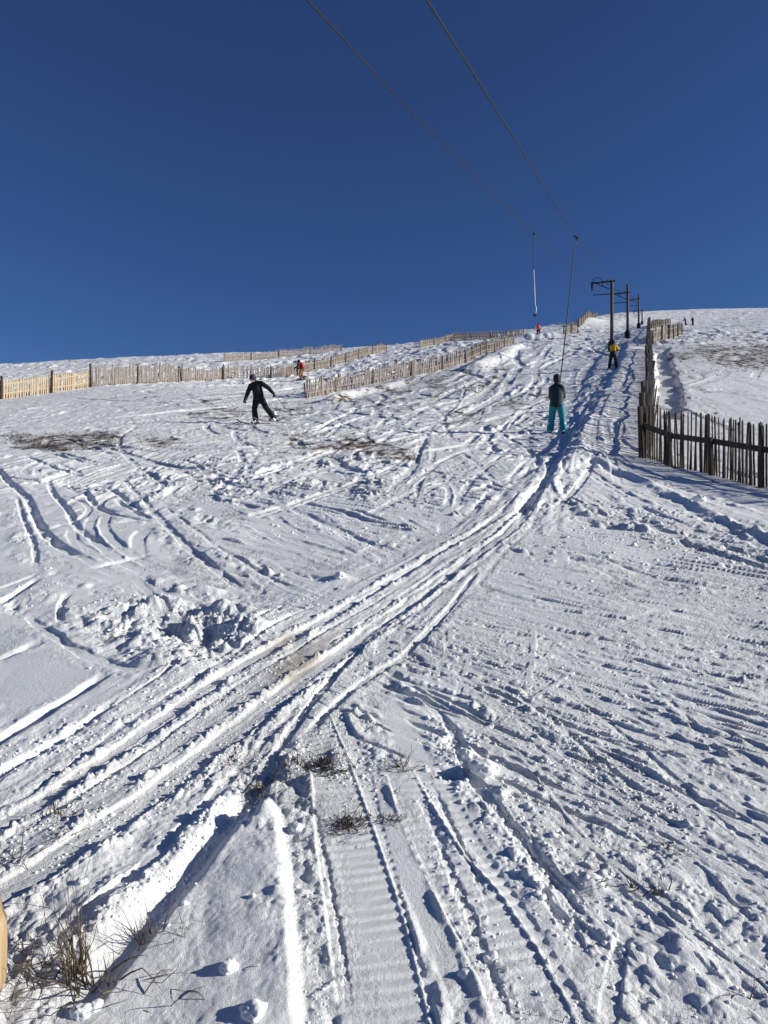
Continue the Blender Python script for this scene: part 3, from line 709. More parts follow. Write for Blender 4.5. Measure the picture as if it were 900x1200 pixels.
# ------------------------------------------------------------------ fences
def fence(label, line, h=1.2, gap=.13, mat='wood_grey', post_mat='wood_dark', post_gap=2.6, post_h=None, post_w=.09, rails=(.28, .78), rail_w=(.03, .06), pw=(.03, .06), lean=.05, jag=.08, front=1, world=False, seed=1, drop=.0, group='snow fences on the slope', posts_at=None, posts_h=None, plean=.03):
    """a paling fence along line (photo points of its foot): one thing, with posts, rails and a panel of palings per bay"""
    r = random.Random(seed)
    pts = [Vector((*(p if world else at(*p)), 0)) for p in line]
    dist = [0.]
    for a, b in zip(pts, pts[1:]):
        dist.append(dist[-1] + (b - a).length)
    L = dist[-1]
    def pos(s):
        s = min(max(s, 0), L)
        k = 0
        while k < len(pts) - 2 and s > dist[k + 1]:
            k += 1
        f = (s - dist[k]) / max(dist[k + 1] - dist[k], 1e-6)
        d = (pts[k + 1] - pts[k]).normalized()
        return pts[k].lerp(pts[k + 1], f), d
    p0 = pts[0]
    o0 = Vector((p0.x, p0.y, hz1(p0.x, p0.y)))
    root = empty('paling_fence', o0)
    tag(root, label, 'fence', group)
    n = max(1, round(L / post_gap))
    stops = posts_at or [L * i / n for i in range(n + 1)]
    # posts
    for si, s in enumerate(stops):
        p, d = pos(s); side = Vector((d.y, -d.x, 0)) * front
        c = p + side * (.05 + post_w / 2)
        z = hz1(c.x, c.y)
        ph = posts_h[si] if posts_h else (post_h or h * 1.12) * r.uniform(.92, 1.08)
        m = MB(); tl = Vector((r.gauss(0, plean), r.gauss(0, plean), 0))
        a = Vector((c.x, c.y, z - .35)) - o0; b = Vector((c.x, c.y, z + ph - drop)) + tl - o0
        m.tube([a, a.lerp(b, .5), b], [post_w * .58, post_w * .54, post_w * .5], 7)
        m.build('post', M[post_mat], root)
    # rails and palings, bay by bay
    for i in range(len(stops) - 1):
        s0, s1 = stops[i], stops[i + 1]
        pa, d = pos(s0); pb, _ = pos(s1)
        side = Vector((d.y, -d.x, 0)) * front
        for k in rails:
            a = Vector((pa.x, pa.y, hz1(pa.x, pa.y) + h * k - drop + r.gauss(0, .015))) - o0 + side * .03
            b = Vector((pb.x, pb.y, hz1(pb.x, pb.y) + h * k - drop + r.gauss(0, .015))) - o0 + side * .03
            m = MB(); m.beam(a, b, *rail_w); m.build('rail', M[post_mat if rail_w[1] > .07 else mat], root)
        m = MB()
        k = max(2, int((s1 - s0) / gap))
        S = np.array([s0 + (s1 - s0) * (j + .5) / k + r.gauss(0, gap * .12) for j in range(k)])
        P = [pos(s) for s in S]
        Z = hz(np.array([q[0].x for q in P]), np.array([q[0].y for q in P]))
        for (q, dd), z in zip(P, Z):
            hh = h * (1 + r.gauss(0, jag)) - drop
            w_ = r.uniform(*pw); t = w_ * r.uniform(.4, .8)
            ln = dd * r.gauss(0, lean) + Vector((dd.y, -dd.x, 0)) * r.gauss(0, lean * .6)
            a = Vector((q.x, q.y, z - .15)) - o0; b = Vector((q.x, q.y, z + hh)) - o0 + ln
            sd_ = Vector((dd.y, -dd.x, 0))
            mid = a.lerp(b, .5) + dd * r.gauss(0, .008)
            vs = []
            for c, f in ((a, 1.), (mid, r.uniform(.85, 1.1)), (b, r.uniform(.55, .95))):
                for sx, sy in ((-1, -1), (1, -1), (1, 1), (-1, 1)):
                    vs.append(c + dd * (sx * w_ / 2 * f) + sd_ * (sy * t / 2 * f))
            vs.append(b + Vector((0, 0, r.uniform(.01, .05))) + dd * r.gauss(0, w_ * .2))
            fs = [(0, 3, 2, 1)]
            for lv in (0, 4):
                for e in range(4):
                    e2 = (e + 1) % 4
                    fs.append((lv + e, lv + e2, lv + 4 + e2, lv + 4 + e))
            fs += [(8 + e, 8 + (e + 1) % 4, 12) for e in range(4)]
            m.add(vs, fs)
        m.build('paling_panel', M[mat], root)
    return root
fence('pale new pine paling fence at the left edge of the slope', [(-75, 476), (0, 467), (52, 461), (105, 454)], 1.22, .16, 'wood_new', 'wood_dark', 3.2, 1.62, .16, pw=(.07, .10), lean=.01, jag=.02, seed=3)
fence('grey weathered paling fence joined to the end of the new pine fence', [(105, 454), (160, 450), (213, 447)], 1.36, .15, 'wood_grey', 'wood_grey', 3.4, 1.45, .10, pw=(.08, .13), lean=.04, jag=.07, seed=4)
fence('long grey paling fence climbing behind the skier in the red jacket', [(208, 447), (245, 445), (280, 443), (330, 442), (362, 435), (400, 425), (425, 418), (452, 412)], 1.0, .16, 'wood_grey', 'wood_dark', 4.6, 1.2, .10, pw=(.07, .12), lean=.05, jag=.09, seed=5)
fence('thin far paling fence on the skyline slope behind the long grey fence', [(262, 425), (300, 421), (340, 417), (374, 414), (400, 411)], 1.0, .17, 'wood_grey', 'wood_grey', 6, 1.1, .14, pw=(.07, .10), lean=.04, seed=6)
fence('half buried leaning paling fence beside the white snowdrift in mid slope', [(358, 466), (400, 457), (450, 447), (485, 440), (520, 432), (545, 426), (572, 413), (601, 406)], .98, .14, 'wood_grey', 'wood_grey', 3.4, 1.0, .10, pw=(.07, .11), lean=.10, jag=.12, seed=7)
fence('low paling fence along the crest below the hanging tow bar', [(491, 407), (515, 402), (533, 398), (580, 396), (614, 394)], .95, .19, 'wood_grey', 'wood_grey', 6, 1.05, .16, pw=(.08, .12), lean=.06, seed=8)
fence('short dark paling fence behind the tow rope near the crest', [(660, 394), (676, 391)], 1.2, .18, 'wood_grey', 'wood_dark', 3, 1.3, .14, pw=(.08, .12), seed=9)
fence('far paling fence slanting up to the crest left of the tow pylons', [((678 - 450) / F * 120, 120), ((689 - 450) / F * 155, 155), ((699 - 450) / F * 195, 195)], 1.35, .26, 'wood_grey', 'wood_grey', 8, 1.4, .2, pw=(.14, .22), lean=.05, world=True, seed=10)
c0 = at(756, 538)
c0 = (c0[0], c0[1])
fence('dark paling fence with one stout rail at the right edge above the tow path', [c0, (c0[0] + 1.22, c0[1] - 2.65), (c0[0] + 2.5, c0[1] - 5.4), (c0[0] + 3.9, c0[1] - 8.2)], 1.14, .058, 'wood_dark', 'wood_dark', 2.9, 1.22, .10, rails=(.60,), rail_w=(.06, .11), pw=(.024, .042), lean=.03, jag=.018, world=True, seed=11,
      posts_at=[0, .75, 1.85, 2.92, 4.4, 5.9, 7.5, 8.9], posts_h=[1.12, .74, .74, 1.12, .78, 1.15, .8, 1.15])
up = [(c0[0] + .13, c0[1] + .10), (8.2, 22.2), (11.0, 30), (14.2, 38.6), (17.3, 47.3), (20.3, 55.5)]
fence('tall ragged paling fence running up beside the tow track', up, 1.25, .14, 'wood_grey', 'wood_dark', 1.9, 1.42, .13, rails=(.3, .75), plean=.12, front=-1, lean=.12, jag=.12, pw=(.04, .08), world=True, seed=12)
fence('far end of the ragged fence line near the small pylons', [(20.9, 57.5), (25.9, 71), (31.2, 85.5), (39.0, 107), (46.0, 126)], 1.25, .24, 'wood_grey', 'wood_dark', 6, 1.5, .16, lean=.10, jag=.12, pw=(.07, .12), world=True, seed=13)
fence('paling fence turning right from the fence line beside the bare hollow', [(763, 403), (780, 398), (798, 392)], 1.15, .15, 'wood_grey', 'wood_dark', 2.6, 1.2, .12, pw=(.06, .1), lean=.06, jag=.08, seed=14)
fence('upper of the two short paling fences turning right below the crest', [(763, 385), (775, 383), (785, 382)], 1.15, .2, 'wood_grey', 'wood_dark', 3, 1.2, .12, pw=(.08, .12), lean=.05, seed=15)

# low board half buried under the near fence
# ------------------------------------------------------------------ tow pylons and cables
LD = Vector((.36, 1, 0)).normalized(); LS = Vector((-LD.y, LD.x, 0))      # up the hill, and to its left
def pylon(label, x, y, h, drop, arm, seed, pad=True, detail=True):
    z = hz1(x, y)
    root = empty('tow_pylon', (x, y, z)); tag(root, label, 'pylon', 'tow pylons up the slope')
    m = MB(); m.tube([(0, 0, -.6), (0, 0, h * .5), (0, 0, h)], [.145, .132, .12], 12); m.build('pole', M['wood_pole'], root, True)
    za = h - drop
    e = LS * arm
    m = MB(); m.beam(LS * -.25 + Vector((0, 0, za)), e + Vector((0, 0, za - .02)), .10, .11)
    m.build('crossarm', M['steel_dark'], root)
    m = MB(); m.beam(e * .80 + Vector((0, 0, za - .06)), Vector((0, 0, za - .62)) + LS * .15, .06, .06)
    m.beam(e * .45 + Vector((0, 0, za - .05)), e * .52 + Vector((0, 0, za - .40)), .05, .05)
    m.build('brace', M['steel_dark'], root)
    m = MB(); m.beam(LS * .1 + Vector((0, 0, za - 1.0)), e * .95 + Vector((0, 0, za - .96)), .06, .06); m.build('lower_arm', M['steel_dark'], root)
    m = MB(); q = e + Vector((0, 0, za))
    m.box(q + Vector((0, 0, -.02)), (.12, .3, .26)); m.beam(q + Vector((0, 0, -.1)), q + Vector((0, 0, -.62)), .14, .10); m.build('sheave_hanger', M['steel_dark'], root)
    for zz, off in ((-.55, e), (-.02, LS * .30)):
        m = MB(); c = off + Vector((0, 0, za + zz))
        m.tube([c - LS * .04, c + LS * .04], [.19, .19], 16); m.build('sheave_wheel', M['steel'], root, False)
    m = MB(); m.tube([e * .98 + Vector((0, 0, za + .22)), e * .80 + Vector((0, 0, za + .42)), e * .55 + Vector((0, 0, za + .30)), e * .42 + Vector((0, 0, za + .03))], .025, 6); m.build('cable_guard', M['steel_dark'], root)
    if pad:
        m = MB(); m.tube([(0, 0, -.1), (0, 0, .15), (0, 0, .6), (0, 0, .78), (0, 0, .85)], [.24, .29, .30, .24, .16], 12); m.build('padding', M['black'], root, True)
    return root
pyl = []
for lab, u, v, y, h, drop, arm, sd_ in (('nearest and tallest dark wooden tow pylon, above the skier in yellow', 717, 328, 57, None, .10, 1.5, 1),
                                   ('second dark tow pylon with its arm below the pole top', 735.5, 333, 74, None, .85, 1.6, 2),
                                   ('third small tow pylon near the crest', 748.5, 345, 112, None, .7, 1.6, 3),
                                   ('last and smallest tow pylon on the crest beside the fence line', 752.5, 362, 150, None, .3, 1.6, 4)):
    x = (u - 450) / F * y; zt = EYE + (600 - v) / F * y
    pylon(lab, x, y, zt - hz1(x, y), drop, arm, sd_)
def catmull(pts, n=14):
    return [Vector(q) for q in _smooth3(pts, n)]
def _smooth3(pts, n):
    p = [np.array(q, float) for q in pts]; p = [2 * p[0] - p[1]] + p + [2 * p[-1] - p[-2]]; out = []
    for i in range(1, len(p) - 2):
        for k in range(n):
            t = k / n
            out.append(.5 * ((2 * p[i]) + (-p[i - 1] + p[i + 1]) * t + (2 * p[i - 1] - 5 * p[i] + 4 * p[i + 1] - p[i + 2]) * t * t + (-p[i - 1] + 3 * p[i] - 3 * p[i + 1] + p[i + 2]) * t ** 3))
    out.append(p[-2]); return out
def ray(u, v, y):
    return ((u - 450) / F * y, y, EYE + (600 - v) / F * y)
def cable(label, pts, r):
    m = MB(); m.tube(catmull(pts), r, 6)
    o = m.build('tow_cable', M['cable'], None, True); tag(o, label, 'cable', 'cables of the tow')
pr = [ray(500, 0, 7.06), ray(583, 131, 11.3), ray(676, 278, 26), ray(714.5, 329.5, 57), ray(733, 342, 74), ray(747, 350, 112), ray(752, 363, 150)]
# continue the line down past the camera
a, b = Vector(pr[0]), Vector(pr[1]); d = (a - b).normalized()
pr = [tuple(a + d * 16), tuple(a + d * 8)] + pr
pl_ = [ray(360, 0, 7.9), ray(499, 148, 13.6), ray(626, 273.5, 26.2), ray(699, 337, 57.5), ray(722, 346, 74.5), ray(741, 352, 112.5), ray(750, 364, 150)]
a, b = Vector(pl_[0]), Vector(pl_[1]); d = (a - b).normalized()
pl_ = [tuple(a + d * 16), tuple(a + d * 8)] + pl_
cable('dark hauling cable, the right and lower one, passing over the rider in turquoise', pr, .0125)
cable('thinner returning cable on the left with the empty tow bar hanging from it', pl_, .011)
# empty hanger on the returning cable
def hanger_empty():
    g = Vector(ray(626, 274, 26.2)); y = 26.2
    root = empty('tow_hanger', g); tag(root, 'empty white tow bar hanging down from the left cable against the sky', 'tow bar', 'tow bars')
    P = lambda u, v: Vector(ray(u, v, y)) - g
    m = MB(); m.box((0, 0, .0), (.04, .10, .06)); m.tube([(0, 0, 0), (-.05, 0, .02), (-.04, 0, -.04)], .014, 6); m.build('cable_grip', M['steel_dark'], root)
    m = MB(); m.tube([P(624.7, 274), P(625.2, 290), P(625.6, 316)], .011, 6); m.build('rope', M['rope'], root)
    m = MB(); m.tube([P(625.6, 316), P(626.6, 340), P(627.2, 357), P(628.6, 361), P(628.2, 366), P(627, 368)], .013, 8); m.build('bar', M['white'], root, True)
    m = MB(); c = P(627, 369); m.tube([c + Vector((0, -.01, .02)), c + Vector((0, .03, -.03))], [.06, .06], 14); m.build('button_seat', M['rubber'], root)
hanger_empty()
# ------------------------------------------------------------------ people
def hand(side, wrist, dirv, palm, size=1.0):
    """a gloved hand from the wrist along dirv: palm, four curled fingers of their own length, a thumb off its side"""
    m = MB(); d = Vector(dirv).normalized(); pn = Vector(palm).normalized(); pn = (pn - d * pn.dot(d)).normalized()
    x = d.cross(pn) * side
    w = Vector(wrist); s = size
    m.capsule(w - d * .03 * s, .032 * s, w + d * .02 * s, .034 * s, 10)
    for k in range(4):
        b = w + d * .085 * s + x * (k - 1.5) * .024 * s
        m.capsule(w + x * (k - 1.5) * .016 * s, .022 * s, b, .017 * s, 8)
        L = (.036, .042, .039, .030)[k] * s
        p = b
        for j, an in enumerate((35, 80, 120)):
            an = math.radians(an)
            q = p + (d * math.cos(an) + pn * math.sin(an)) * L * (1, .8, .6)[j]
            m.capsule(p, (.0155 - .001 * j) * s, q, (.0145 - .001 * j) * s, 8); p = q
    t = w + d * .02 * s - x * .03 * s
    q = t + (d * .6 - x * .6 + pn * .35) * .045 * s; e = q + (d * .9 + pn * .5 + x * .1) * .032 * s
    m.capsule(t, .019 * s, q, .017 * s, 8); m.capsule(q, .016 * s, e, .013 * s, 8)
    return m
def person(label, loc, rz, J, mats, group=None, detail=2, extras=None, tilt=None):
    """J: joint positions in metres, feet at z 0, facing +Y, right hand at +X"""
    V = {k: Vector(v) for k, v in J.items()}
    root = empty('person', loc, rz)
    if tilt:
        root.rotation_euler = (tilt[0], tilt[1], rz)
    tag(root, label, 'person', group)
    vox = .014 if detail == 2 else .026
    hd = V['head']; fw = V.get('face', Vector((0, 1, 0))).normalized(); upv = V.get('up', Vector((0, 0, 1))).normalized()
    rt = fw.cross(upv).normalized(); upv = rt.cross(fw)
    R = Matrix((rt, fw, upv)).transposed()
    b = MB()
    b.ball(hd, (.076, .094, .112), 14, 10, R)
    b.ball(hd + fw * .055 - upv * .055, (.045, .045, .05), 10, 8, R)                    # jaw
    b.capsule(hd + fw * .088 + upv * .012, .010, hd + fw * .106 - upv * .022, .015, 8)        # nose
    for s in (-1, 1):
        b.ball(hd + rt * .078 * s - fw * .005, (.012, .024, .034), 8, 6, R)               # ears
        b.ball(hd + fw * .082 + rt * .032 * s - upv * .030, (.022, .012, .018), 8, 6, R)     # cheeks
    b.capsule(V['neck'], .062, hd - upv * .05, .056, 10)
    ch, pe = V['chest'], V['pelvis']
    b.capsule(ch + Vector((0, 0, .04)), .105, pe.lerp(ch, .4), .10, 14); b.capsule(pe.lerp(ch, .4), .10, pe, .105, 14)
    for s in 'lr':
        sh, el, ha = V['sh_' + s], V['el_' + s], V['ha_' + s]
        hp, kn, an, to = V['hp_' + s], V['kn_' + s], V['an_' + s], V['to_' + s]
        b.capsule(V['neck'] - Vector((0, 0, .06)), .06, sh, .055, 10); b.capsule(ch, .09, sh, .06, 10)
        b.capsule(sh, .058, el, .045, 10); b.capsule(el, .044, ha, .030, 10)
        dv = (ha - el).normalized(); b.capsule(ha, .030, ha + dv * .07, .026, 8)
        b.capsule(pe, .10, hp, .085, 12); b.capsule(hp, .088, kn, .060, 12); b.capsule(kn, .055, an, .036, 12); b.capsule(an, .036, to, .026, 10)
    b.build('body', M[mats['skin']], root, voxel=vox, relax=2)
    # jacket: follows trunk and arms, ends at hem and cuffs
    m = MB()
    hem = pe + Vector((0, 0, -.075))
    ax = (V['sh_r'] - V['sh_l']).normalized()
    for f, wx, wy in ((0, .205, .165), (.2, .205, .165), (.4, .20, .16), (.6, .20, .155), (.8, .20, .155), (1., .185, .145)):
        c = hem.lerp(ch + Vector((0, 0, .05)), f)
        m.ball(c, (wx, wy, .10), 16, 10, Matrix.Rotation(math.atan2(ax.y, ax.x), 3, 'Z'))
    m.capsule(ch, .145, V['neck'] - Vector((0, 0, .03)), .085, 12)
    m.capsule(V['neck'] - Vector((0, 0, .03)), .085, V['neck'] + Vector((0, 0, .03)), .075, 12)
    for s in 'lr':
        sh, el, ha = V['sh_' + s], V['el_' + s], V['ha_' + s]
        m.capsule(ch + Vector((0, 0, .08)), .13, sh, .085, 12); m.capsule(V['neck'] - Vector((0, 0, .02)), .085, sh, .085, 12); m.capsule(sh, .088, el, .076, 12); m.capsule(el, .076, ha.lerp(el, .06), .058, 12)
    m.build('jacket', M[mats['jacket']], root, voxel=vox, relax=2)
    m = MB()
    m.capsule(pe - Vector((0, 0, .03)), .14, pe - Vector((0, 0, .08)), .14, 14)
    for s in 'lr':
        hp, kn, an = V['hp_' + s], V['kn_' + s], V['an_' + s]
        m.capsule(pe - Vector((0, 0, .05)), .13, hp, .112, 12); m.capsule(hp, .118, kn, .096, 12); m.capsule(kn, .096, an + (kn - an).normalized() * .02, .108, 12)
    m.build('trousers', M[mats['trousers']], root, voxel=vox, relax=2)
    # helmet or hat: shell open at the face
    m = MB()
    m.ball(hd + upv * .035 - fw * .012, (.112, .130, .124), 16, 12, R)
    if mats.get('hood'):
        m.ball(hd - upv * .03 - fw * .03, (.10, .10, .10), 14, 10, R)
    m.build(mats.get('hat_name', 'helmet'), M[mats['hat']], root, True)
    if detail == 2 and mats.get('face'):
        for s in (-1, 1):
            m = MB(); m.ball(hd + fw * .090 + rt * .032 * s + upv * .008, (.014, .010, .010), 8, 6, R); m.build('eye', M['black'], root, True)
        m = MB(); m.ball(hd + fw * .097 - upv * .058, (.024, .008, .008), 8, 6, R); m.build('mouth', M['darkred'], root, True)
    if detail == 2 and mats.get('goggles'):
        m = MB(); m.tube([hd + R @ Vector((.112 * math.sin(t), .128 * math.cos(t), .02)) for t in [k * 2 * math.pi / 16 for k in range(17)]], .012, 6); m.build('goggle_strap', M['steel'], root, True)
    for s, sg in (('l', -1), ('r', 1)):
        an, to = V['an_' + s], V['to_' + s]
        d = (to - an); d.z = 0; d = d.normalized() if d.length > .01 else Vector((0, 1, 0))
        foot = Vector((an.x, an.y, an.z - .08))
        m = MB(); m.capsule(an + Vector((0, 0, .16)), .080, an, .072, 10); m.capsule(foot - d * .06, .055, foot + d * .17, .046, 10); m.capsule(an, .062, foot, .06, 10)
        m.build('boot', M[mats['boots']], root, voxel=vox, relax=1)
        el, ha = V['el_' + s], V['ha_' + s]
        dv = V.get('hd_' + s, ha - el); pn = V.get('pn_' + s, Vector((0, .3, -1)))
        if detail == 2:
            hand(sg, ha + (ha - el).normalized() * .02, dv, pn, 1.08).build('glove', M[mats['gloves']], root, voxel=.0065)
        sk = V.get('ski_' + s)
        if sk is not None:
            sd2 = sk.normalized(); c = foot + Vector((0, 0, -.062))
            m = MB(); wv = Vector((sd2.y, -sd2.x, 0)).normalized(); up2 = wv.cross(sd2)
            prof = [(-.78, .048, 0), (-.5, .043, 0), (0, .036, 0), (.45, .042, 0), (.72, .052, .004), (.85, .044, .045), (.92, .02, .09)]
            vs = []; fs = []
            for (l, hw, lift) in prof:
                for zz in (-.008, .010):
                    for sx in (-1, 1):
                        vs.append(c + sd2 * l + wv * hw * sx + up2 * (lift + zz))
            for i in range(len(prof) - 1):
                o = i * 4
                fs += [(o, o + 1, o + 5, o + 4), (o + 2, o + 6, o + 7, o + 3), (o, o + 4, o + 6, o + 2), (o + 1, o + 3, o + 7, o + 5)]
            fs += [(0, 2, 3, 1), (len(vs) - 4, len(vs) - 3, len(vs) - 1, len(vs) - 2)]
            m.add(vs, fs)
            so_ = m.build('ski', M[mats['ski']], root)
            if detail == 2:
                m = MB(); m.box(c + sd2 * .20 + Vector((0, 0, .035)), (.06, .08, .05)); m.box(c - sd2 * .14 + Vector((0, 0, .04)), (.06, .10, .06)); m.build('binding', M['rubber'], so_)
    return root
def ski_pole(label, top, tip, group=None, mat='steel'):
    top = Vector(top); tip = Vector(tip)
    root = empty('ski_pole', tip); tag(root, label, 'ski pole', group)
    a = top - tip; d = a.normalized()
    m = MB(); m.tube([Vector((0, 0, 0)), a * .04, a * .9], [.004, .009, .010], 6); m.build('shaft', M[mat], root)
    m = MB(); m.tube([a * .88, a * 1.02], [.016, .018], 8); m.build('grip', M['rubber'], root)
    m = MB(); m.tube([a * .05, a * .06], [.05, .045], 12); m.build('basket', M['rubber'], root)
def stand(u, v):
    x, y = at(u, v); return Vector((x, y, hz1(x, y)))
rider = dict(head=(0, .02, 1.61), neck=(0, 0, 1.46), chest=(0, 0, 1.22), pelvis=(0, -.04, .92),
    sh_l=(-.15, 0, 1.34), el_l=(-.175, .05, 1.10), ha_l=(-.06, .24, 1.14), sh_r=(.15, 0, 1.34), el_r=(.185, .06, 1.10), ha_r=(.05, .26, 1.20),
    hp_l=(-.10, -.02, .86), kn_l=(-.15, .03, .48), an_l=(-.19, -.02, .13), to_l=(-.19, .14, .06), hp_r=(.10, -.02, .86), kn_r=(.155, .03, .48), an_r=(.20, -.02, .13), to_r=(.21, .14, .06),
    ski_l=(0, 1, .2), ski_r=(.04, 1, .2), pn_l=(1, .2, .2), pn_r=(-1, .2, .2), hd_l=(.3, .4, .8), hd_r=(-.2, .4, .8))
pt = stand(652.5, 506); pt_h = -math.atan2(.36, 1)
person('lift rider seen from behind in a dark jacket and turquoise trousers', pt, pt_h, rider,
       dict(skin='skin', jacket='teal_dark', trousers='teal', hat='black', boots='bootw', gloves='black', ski='skiw', hood=True), detail=2)
# the tow bar that pulls this rider
def hanger_loaded():
    g = Vector(ray(676, 279, 26)); root = empty('tow_hanger', g)
    tag(root, 'dark tow rope from the right cable down to the rider in turquoise trousers', 'tow bar', 'tow bars')
    Rz = Matrix.Rotation(pt_h, 3, 'Z')
    L = lambda q: pt + Rz @ Vector(q) - g
    m = MB(); m.box((0, 0, 0), (.06, .12, .08)); m.box((-.10, -.08, .03), (.06, .07, .05)); m.build('cable_grip', M['steel_dark'], root)
    hands = L((.03, .30, 1.24))
    m = MB(); p1 = Vector(ray(673.5, 288, 25.7)) - g
    pts = [Vector((0, 0, -.03)), p1 * .5 + Vector((.05, 0, 0)), p1] + [p1.lerp(hands, f) + Vector((0, 0, -.06 * math.sin(f * math.pi))) for f in (.2, .4, .6)]
    m.tube(pts, .017, 6); m.build('rope', M['rope'], root)
    m = MB(); m.tube([pts[-1], pts[-1].lerp(hands, .5), hands, L((.0, .20, .95)), L((0, .06, .80)), L((0, -.16, .78))], .019, 8); m.build('bar', M['steel_dark'], root, True)
    m = MB(); m.tube([L((0, -.155, .80)), L((0, -.175, .81)), L((0, -.20, .81))], [.06, .072, .065], 16); m.build('button_seat', M['rubber'], root)
    m2 = MB(); m2.tube([L((0, -.20, .81)), L((0, -.215, .81))], [.025, .02], 12); m2.build('seat_hub', M['darkred'], root)
hanger_loaded()
py = stand(718.5, 432)
r2 = dict(rider); r2.update(el_r=(.30, .04, 1.14), ha_r=(.10, .20, 1.05), an_l=(-.22, -.04, .13), kn_l=(-.17, .02, .48), to_l=(-.22, .12, .06))
yw = person('lift rider with an amber yellow and black jacket going up below the nearest pylon', py, pt_h, r2,
       dict(skin='skin', jacket='black', trousers='black', hat='black', boots='black', gloves='black', ski='ski'), detail=2)
m = MB()
for f in (0, .5, 1):
    m.ball(Vector((0, -.085, 1.10 + .22 * f)), (.185, .11, .10), 16, 10)
m.capsule((.15, -.02, 1.34), .105, (.28, .03, 1.16), .09, 12); m.capsule((-.13, -.05, 1.36), .09, (.13, -.05, 1.36), .09, 12)
m.build('yellow_panel', M['yellow'], yw, voxel=.014, relax=2)
# skier in black: leaning, arms out, one leg pushed wide
pb = stand(303, 496)
J = dict(head=(.19, .09, 1.55), neck=(.12, .02, 1.43), chest=(.06, 0, 1.20), pelvis=(-.02, -.02, .90), face=(.35, .9, -.22), up=(.12, .2, 1),
    sh_l=(-.11, .02, 1.40), el_l=(-.36, .02, 1.22), ha_l=(-.54, .08, 1.04), sh_r=(.28, .02, 1.31), el_r=(.38, .05, 1.05), ha_r=(.44, .14, .82),
    hp_l=(-.11, -.02, .84), kn_l=(-.30, .08, .52), an_l=(-.56, .0, .20), to_l=(-.58, .15, .13), hp_r=(.09, -.02, .84), kn_r=(.13, .07, .48), an_r=(.10, 0, .13), to_r=(.08, .16, .06),
    ski_l=(.62, .8, 0.0), ski_r=(.42, .9, -.04), hd_l=(-.6, .3, -.7), hd_r=(.1, .6, -.7), pn_l=(.6, .5, -.4), pn_r=(-.7, .5, -.2))
rzb = math.pi - .12
person('skier in black with arms spread and one leg out coming down the left slope', pb, rzb, J,
       dict(skin='skin', jacket='black', trousers='black', hat='navy', boots='bootw', gloves='black', ski='ski', face=True, hat_name='hat'), detail=2)
Rb = Matrix.Rotation(rzb, 3, 'Z')
W = lambda q, o=pb, R_=Rb: o + R_ @ Vector(q)
q = W((.60, .55, 0)); q.z = hz1(q.x, q.y) + .02
ski_pole('ski pole planted by the lower hand of the skier in black', W((.45, .22, .78)), q, 'poles of the skier in black')
q = W((-1.25, .1, 0)); q.z = hz1(q.x, q.y) + .28
ski_pole('ski pole trailing from the outstretched hand of the skier in black', W((-.58, .12, 1.0)), q, 'poles of the skier in black')
# skier in red, bent forward, turned to the left
pr_ = stand(353.5, 446)
J3 = dict(head=(0, .26, 1.52), neck=(0, .16, 1.40), chest=(0, .08, 1.17), pelvis=(0, -.05, .88), face=(0, 1, -.2),
    sh_l=(-.19, .12, 1.34), el_l=(-.26, .22, 1.08), ha_l=(-.20, .46, 1.0), sh_r=(.19, .12, 1.34), el_r=(.26, .2, 1.08), ha_r=(.2, .44, .98),
    hp_l=(-.10, -.03, .82), kn_l=(-.12, .14, .46), an_l=(-.13, .0, .13), to_l=(-.13, .16, .06), hp_r=(.10, -.03, .82), kn_r=(.12, .05, .46), an_r=(.13, -.22, .13), to_r=(.13, -.06, .06), ski_l=(0, 1, 0), ski_r=(.05, 1, 0))
rp = person('skier in a dark red jacket with a bright red pack beside the long grey fence', pr_, math.radians(75), J3,
       dict(skin='skin', jacket='darkred', trousers='tan', hat='black', boots='rubber', gloves='black', ski='ski'), detail=2)
m = MB()
for f in (0, .5, 1):
    m.ball(Vector((0, -.13 + .1 * f, 1.02 + .30 * f)), (.17, .13, .13), 14, 10)
m.build('rucksack', M['red'], rp, voxel=.016, relax=2)
# person by the crest fence, seen from the chest up over the bank
xg, yg = at(631, 396)
yg += 3.2; xg = (631 - 450) / F * yg; pg = Vector((xg, yg, hz1(xg, yg) - .02))
person('person in a coral red top and black helmet behind the snow bank on the crest', pg, math.pi, dict(rider, el_l=(-.24, .02, 1.1), ha_l=(-.25, .12, .88), el_r=(.24, .02, 1.1), ha_r=(.25, .12, .88)),
       dict(skin='skin', jacket='pinkred', trousers='black', hat='black', boots='black', gloves='black', ski='ski', hood=True), detail=1)
for lab, u, v, mt, rz in (('tiny distant person in blue on the far right slope', 803.5, 381, 'blue', 1.), ('tiny distant person in black beside the one in blue', 812, 381, 'black', 2.2)):
    p = stand(u, v)
    person(lab, p, rz, dict(J3), dict(skin='skin', jacket=mt, trousers='black', hat='black', boots='black', gloves='black', ski='ski'), 'distant skiers on the right slope', detail=1)
# marker stakes far off on the skyline
for lab, u, v, h in (('tiny dark marker stake on the skyline at left', 263.5, 409.5, 1.5), ('tiny dark marker stake on the skyline at right', 780.5, 361.5, 1.4)):
    p = stand(u, v); m = MB(); m.tube([(0, 0, -.3), (0, 0, h)], [.12, .11], 6); m.tube([(0, 0, h * .75), (0, 0, h)], [.2, .2], 6)
    o = m.build('marker_stake', M['wood_dark']); o.location = p; tag(o, lab, 'stake', 'marker stakes')
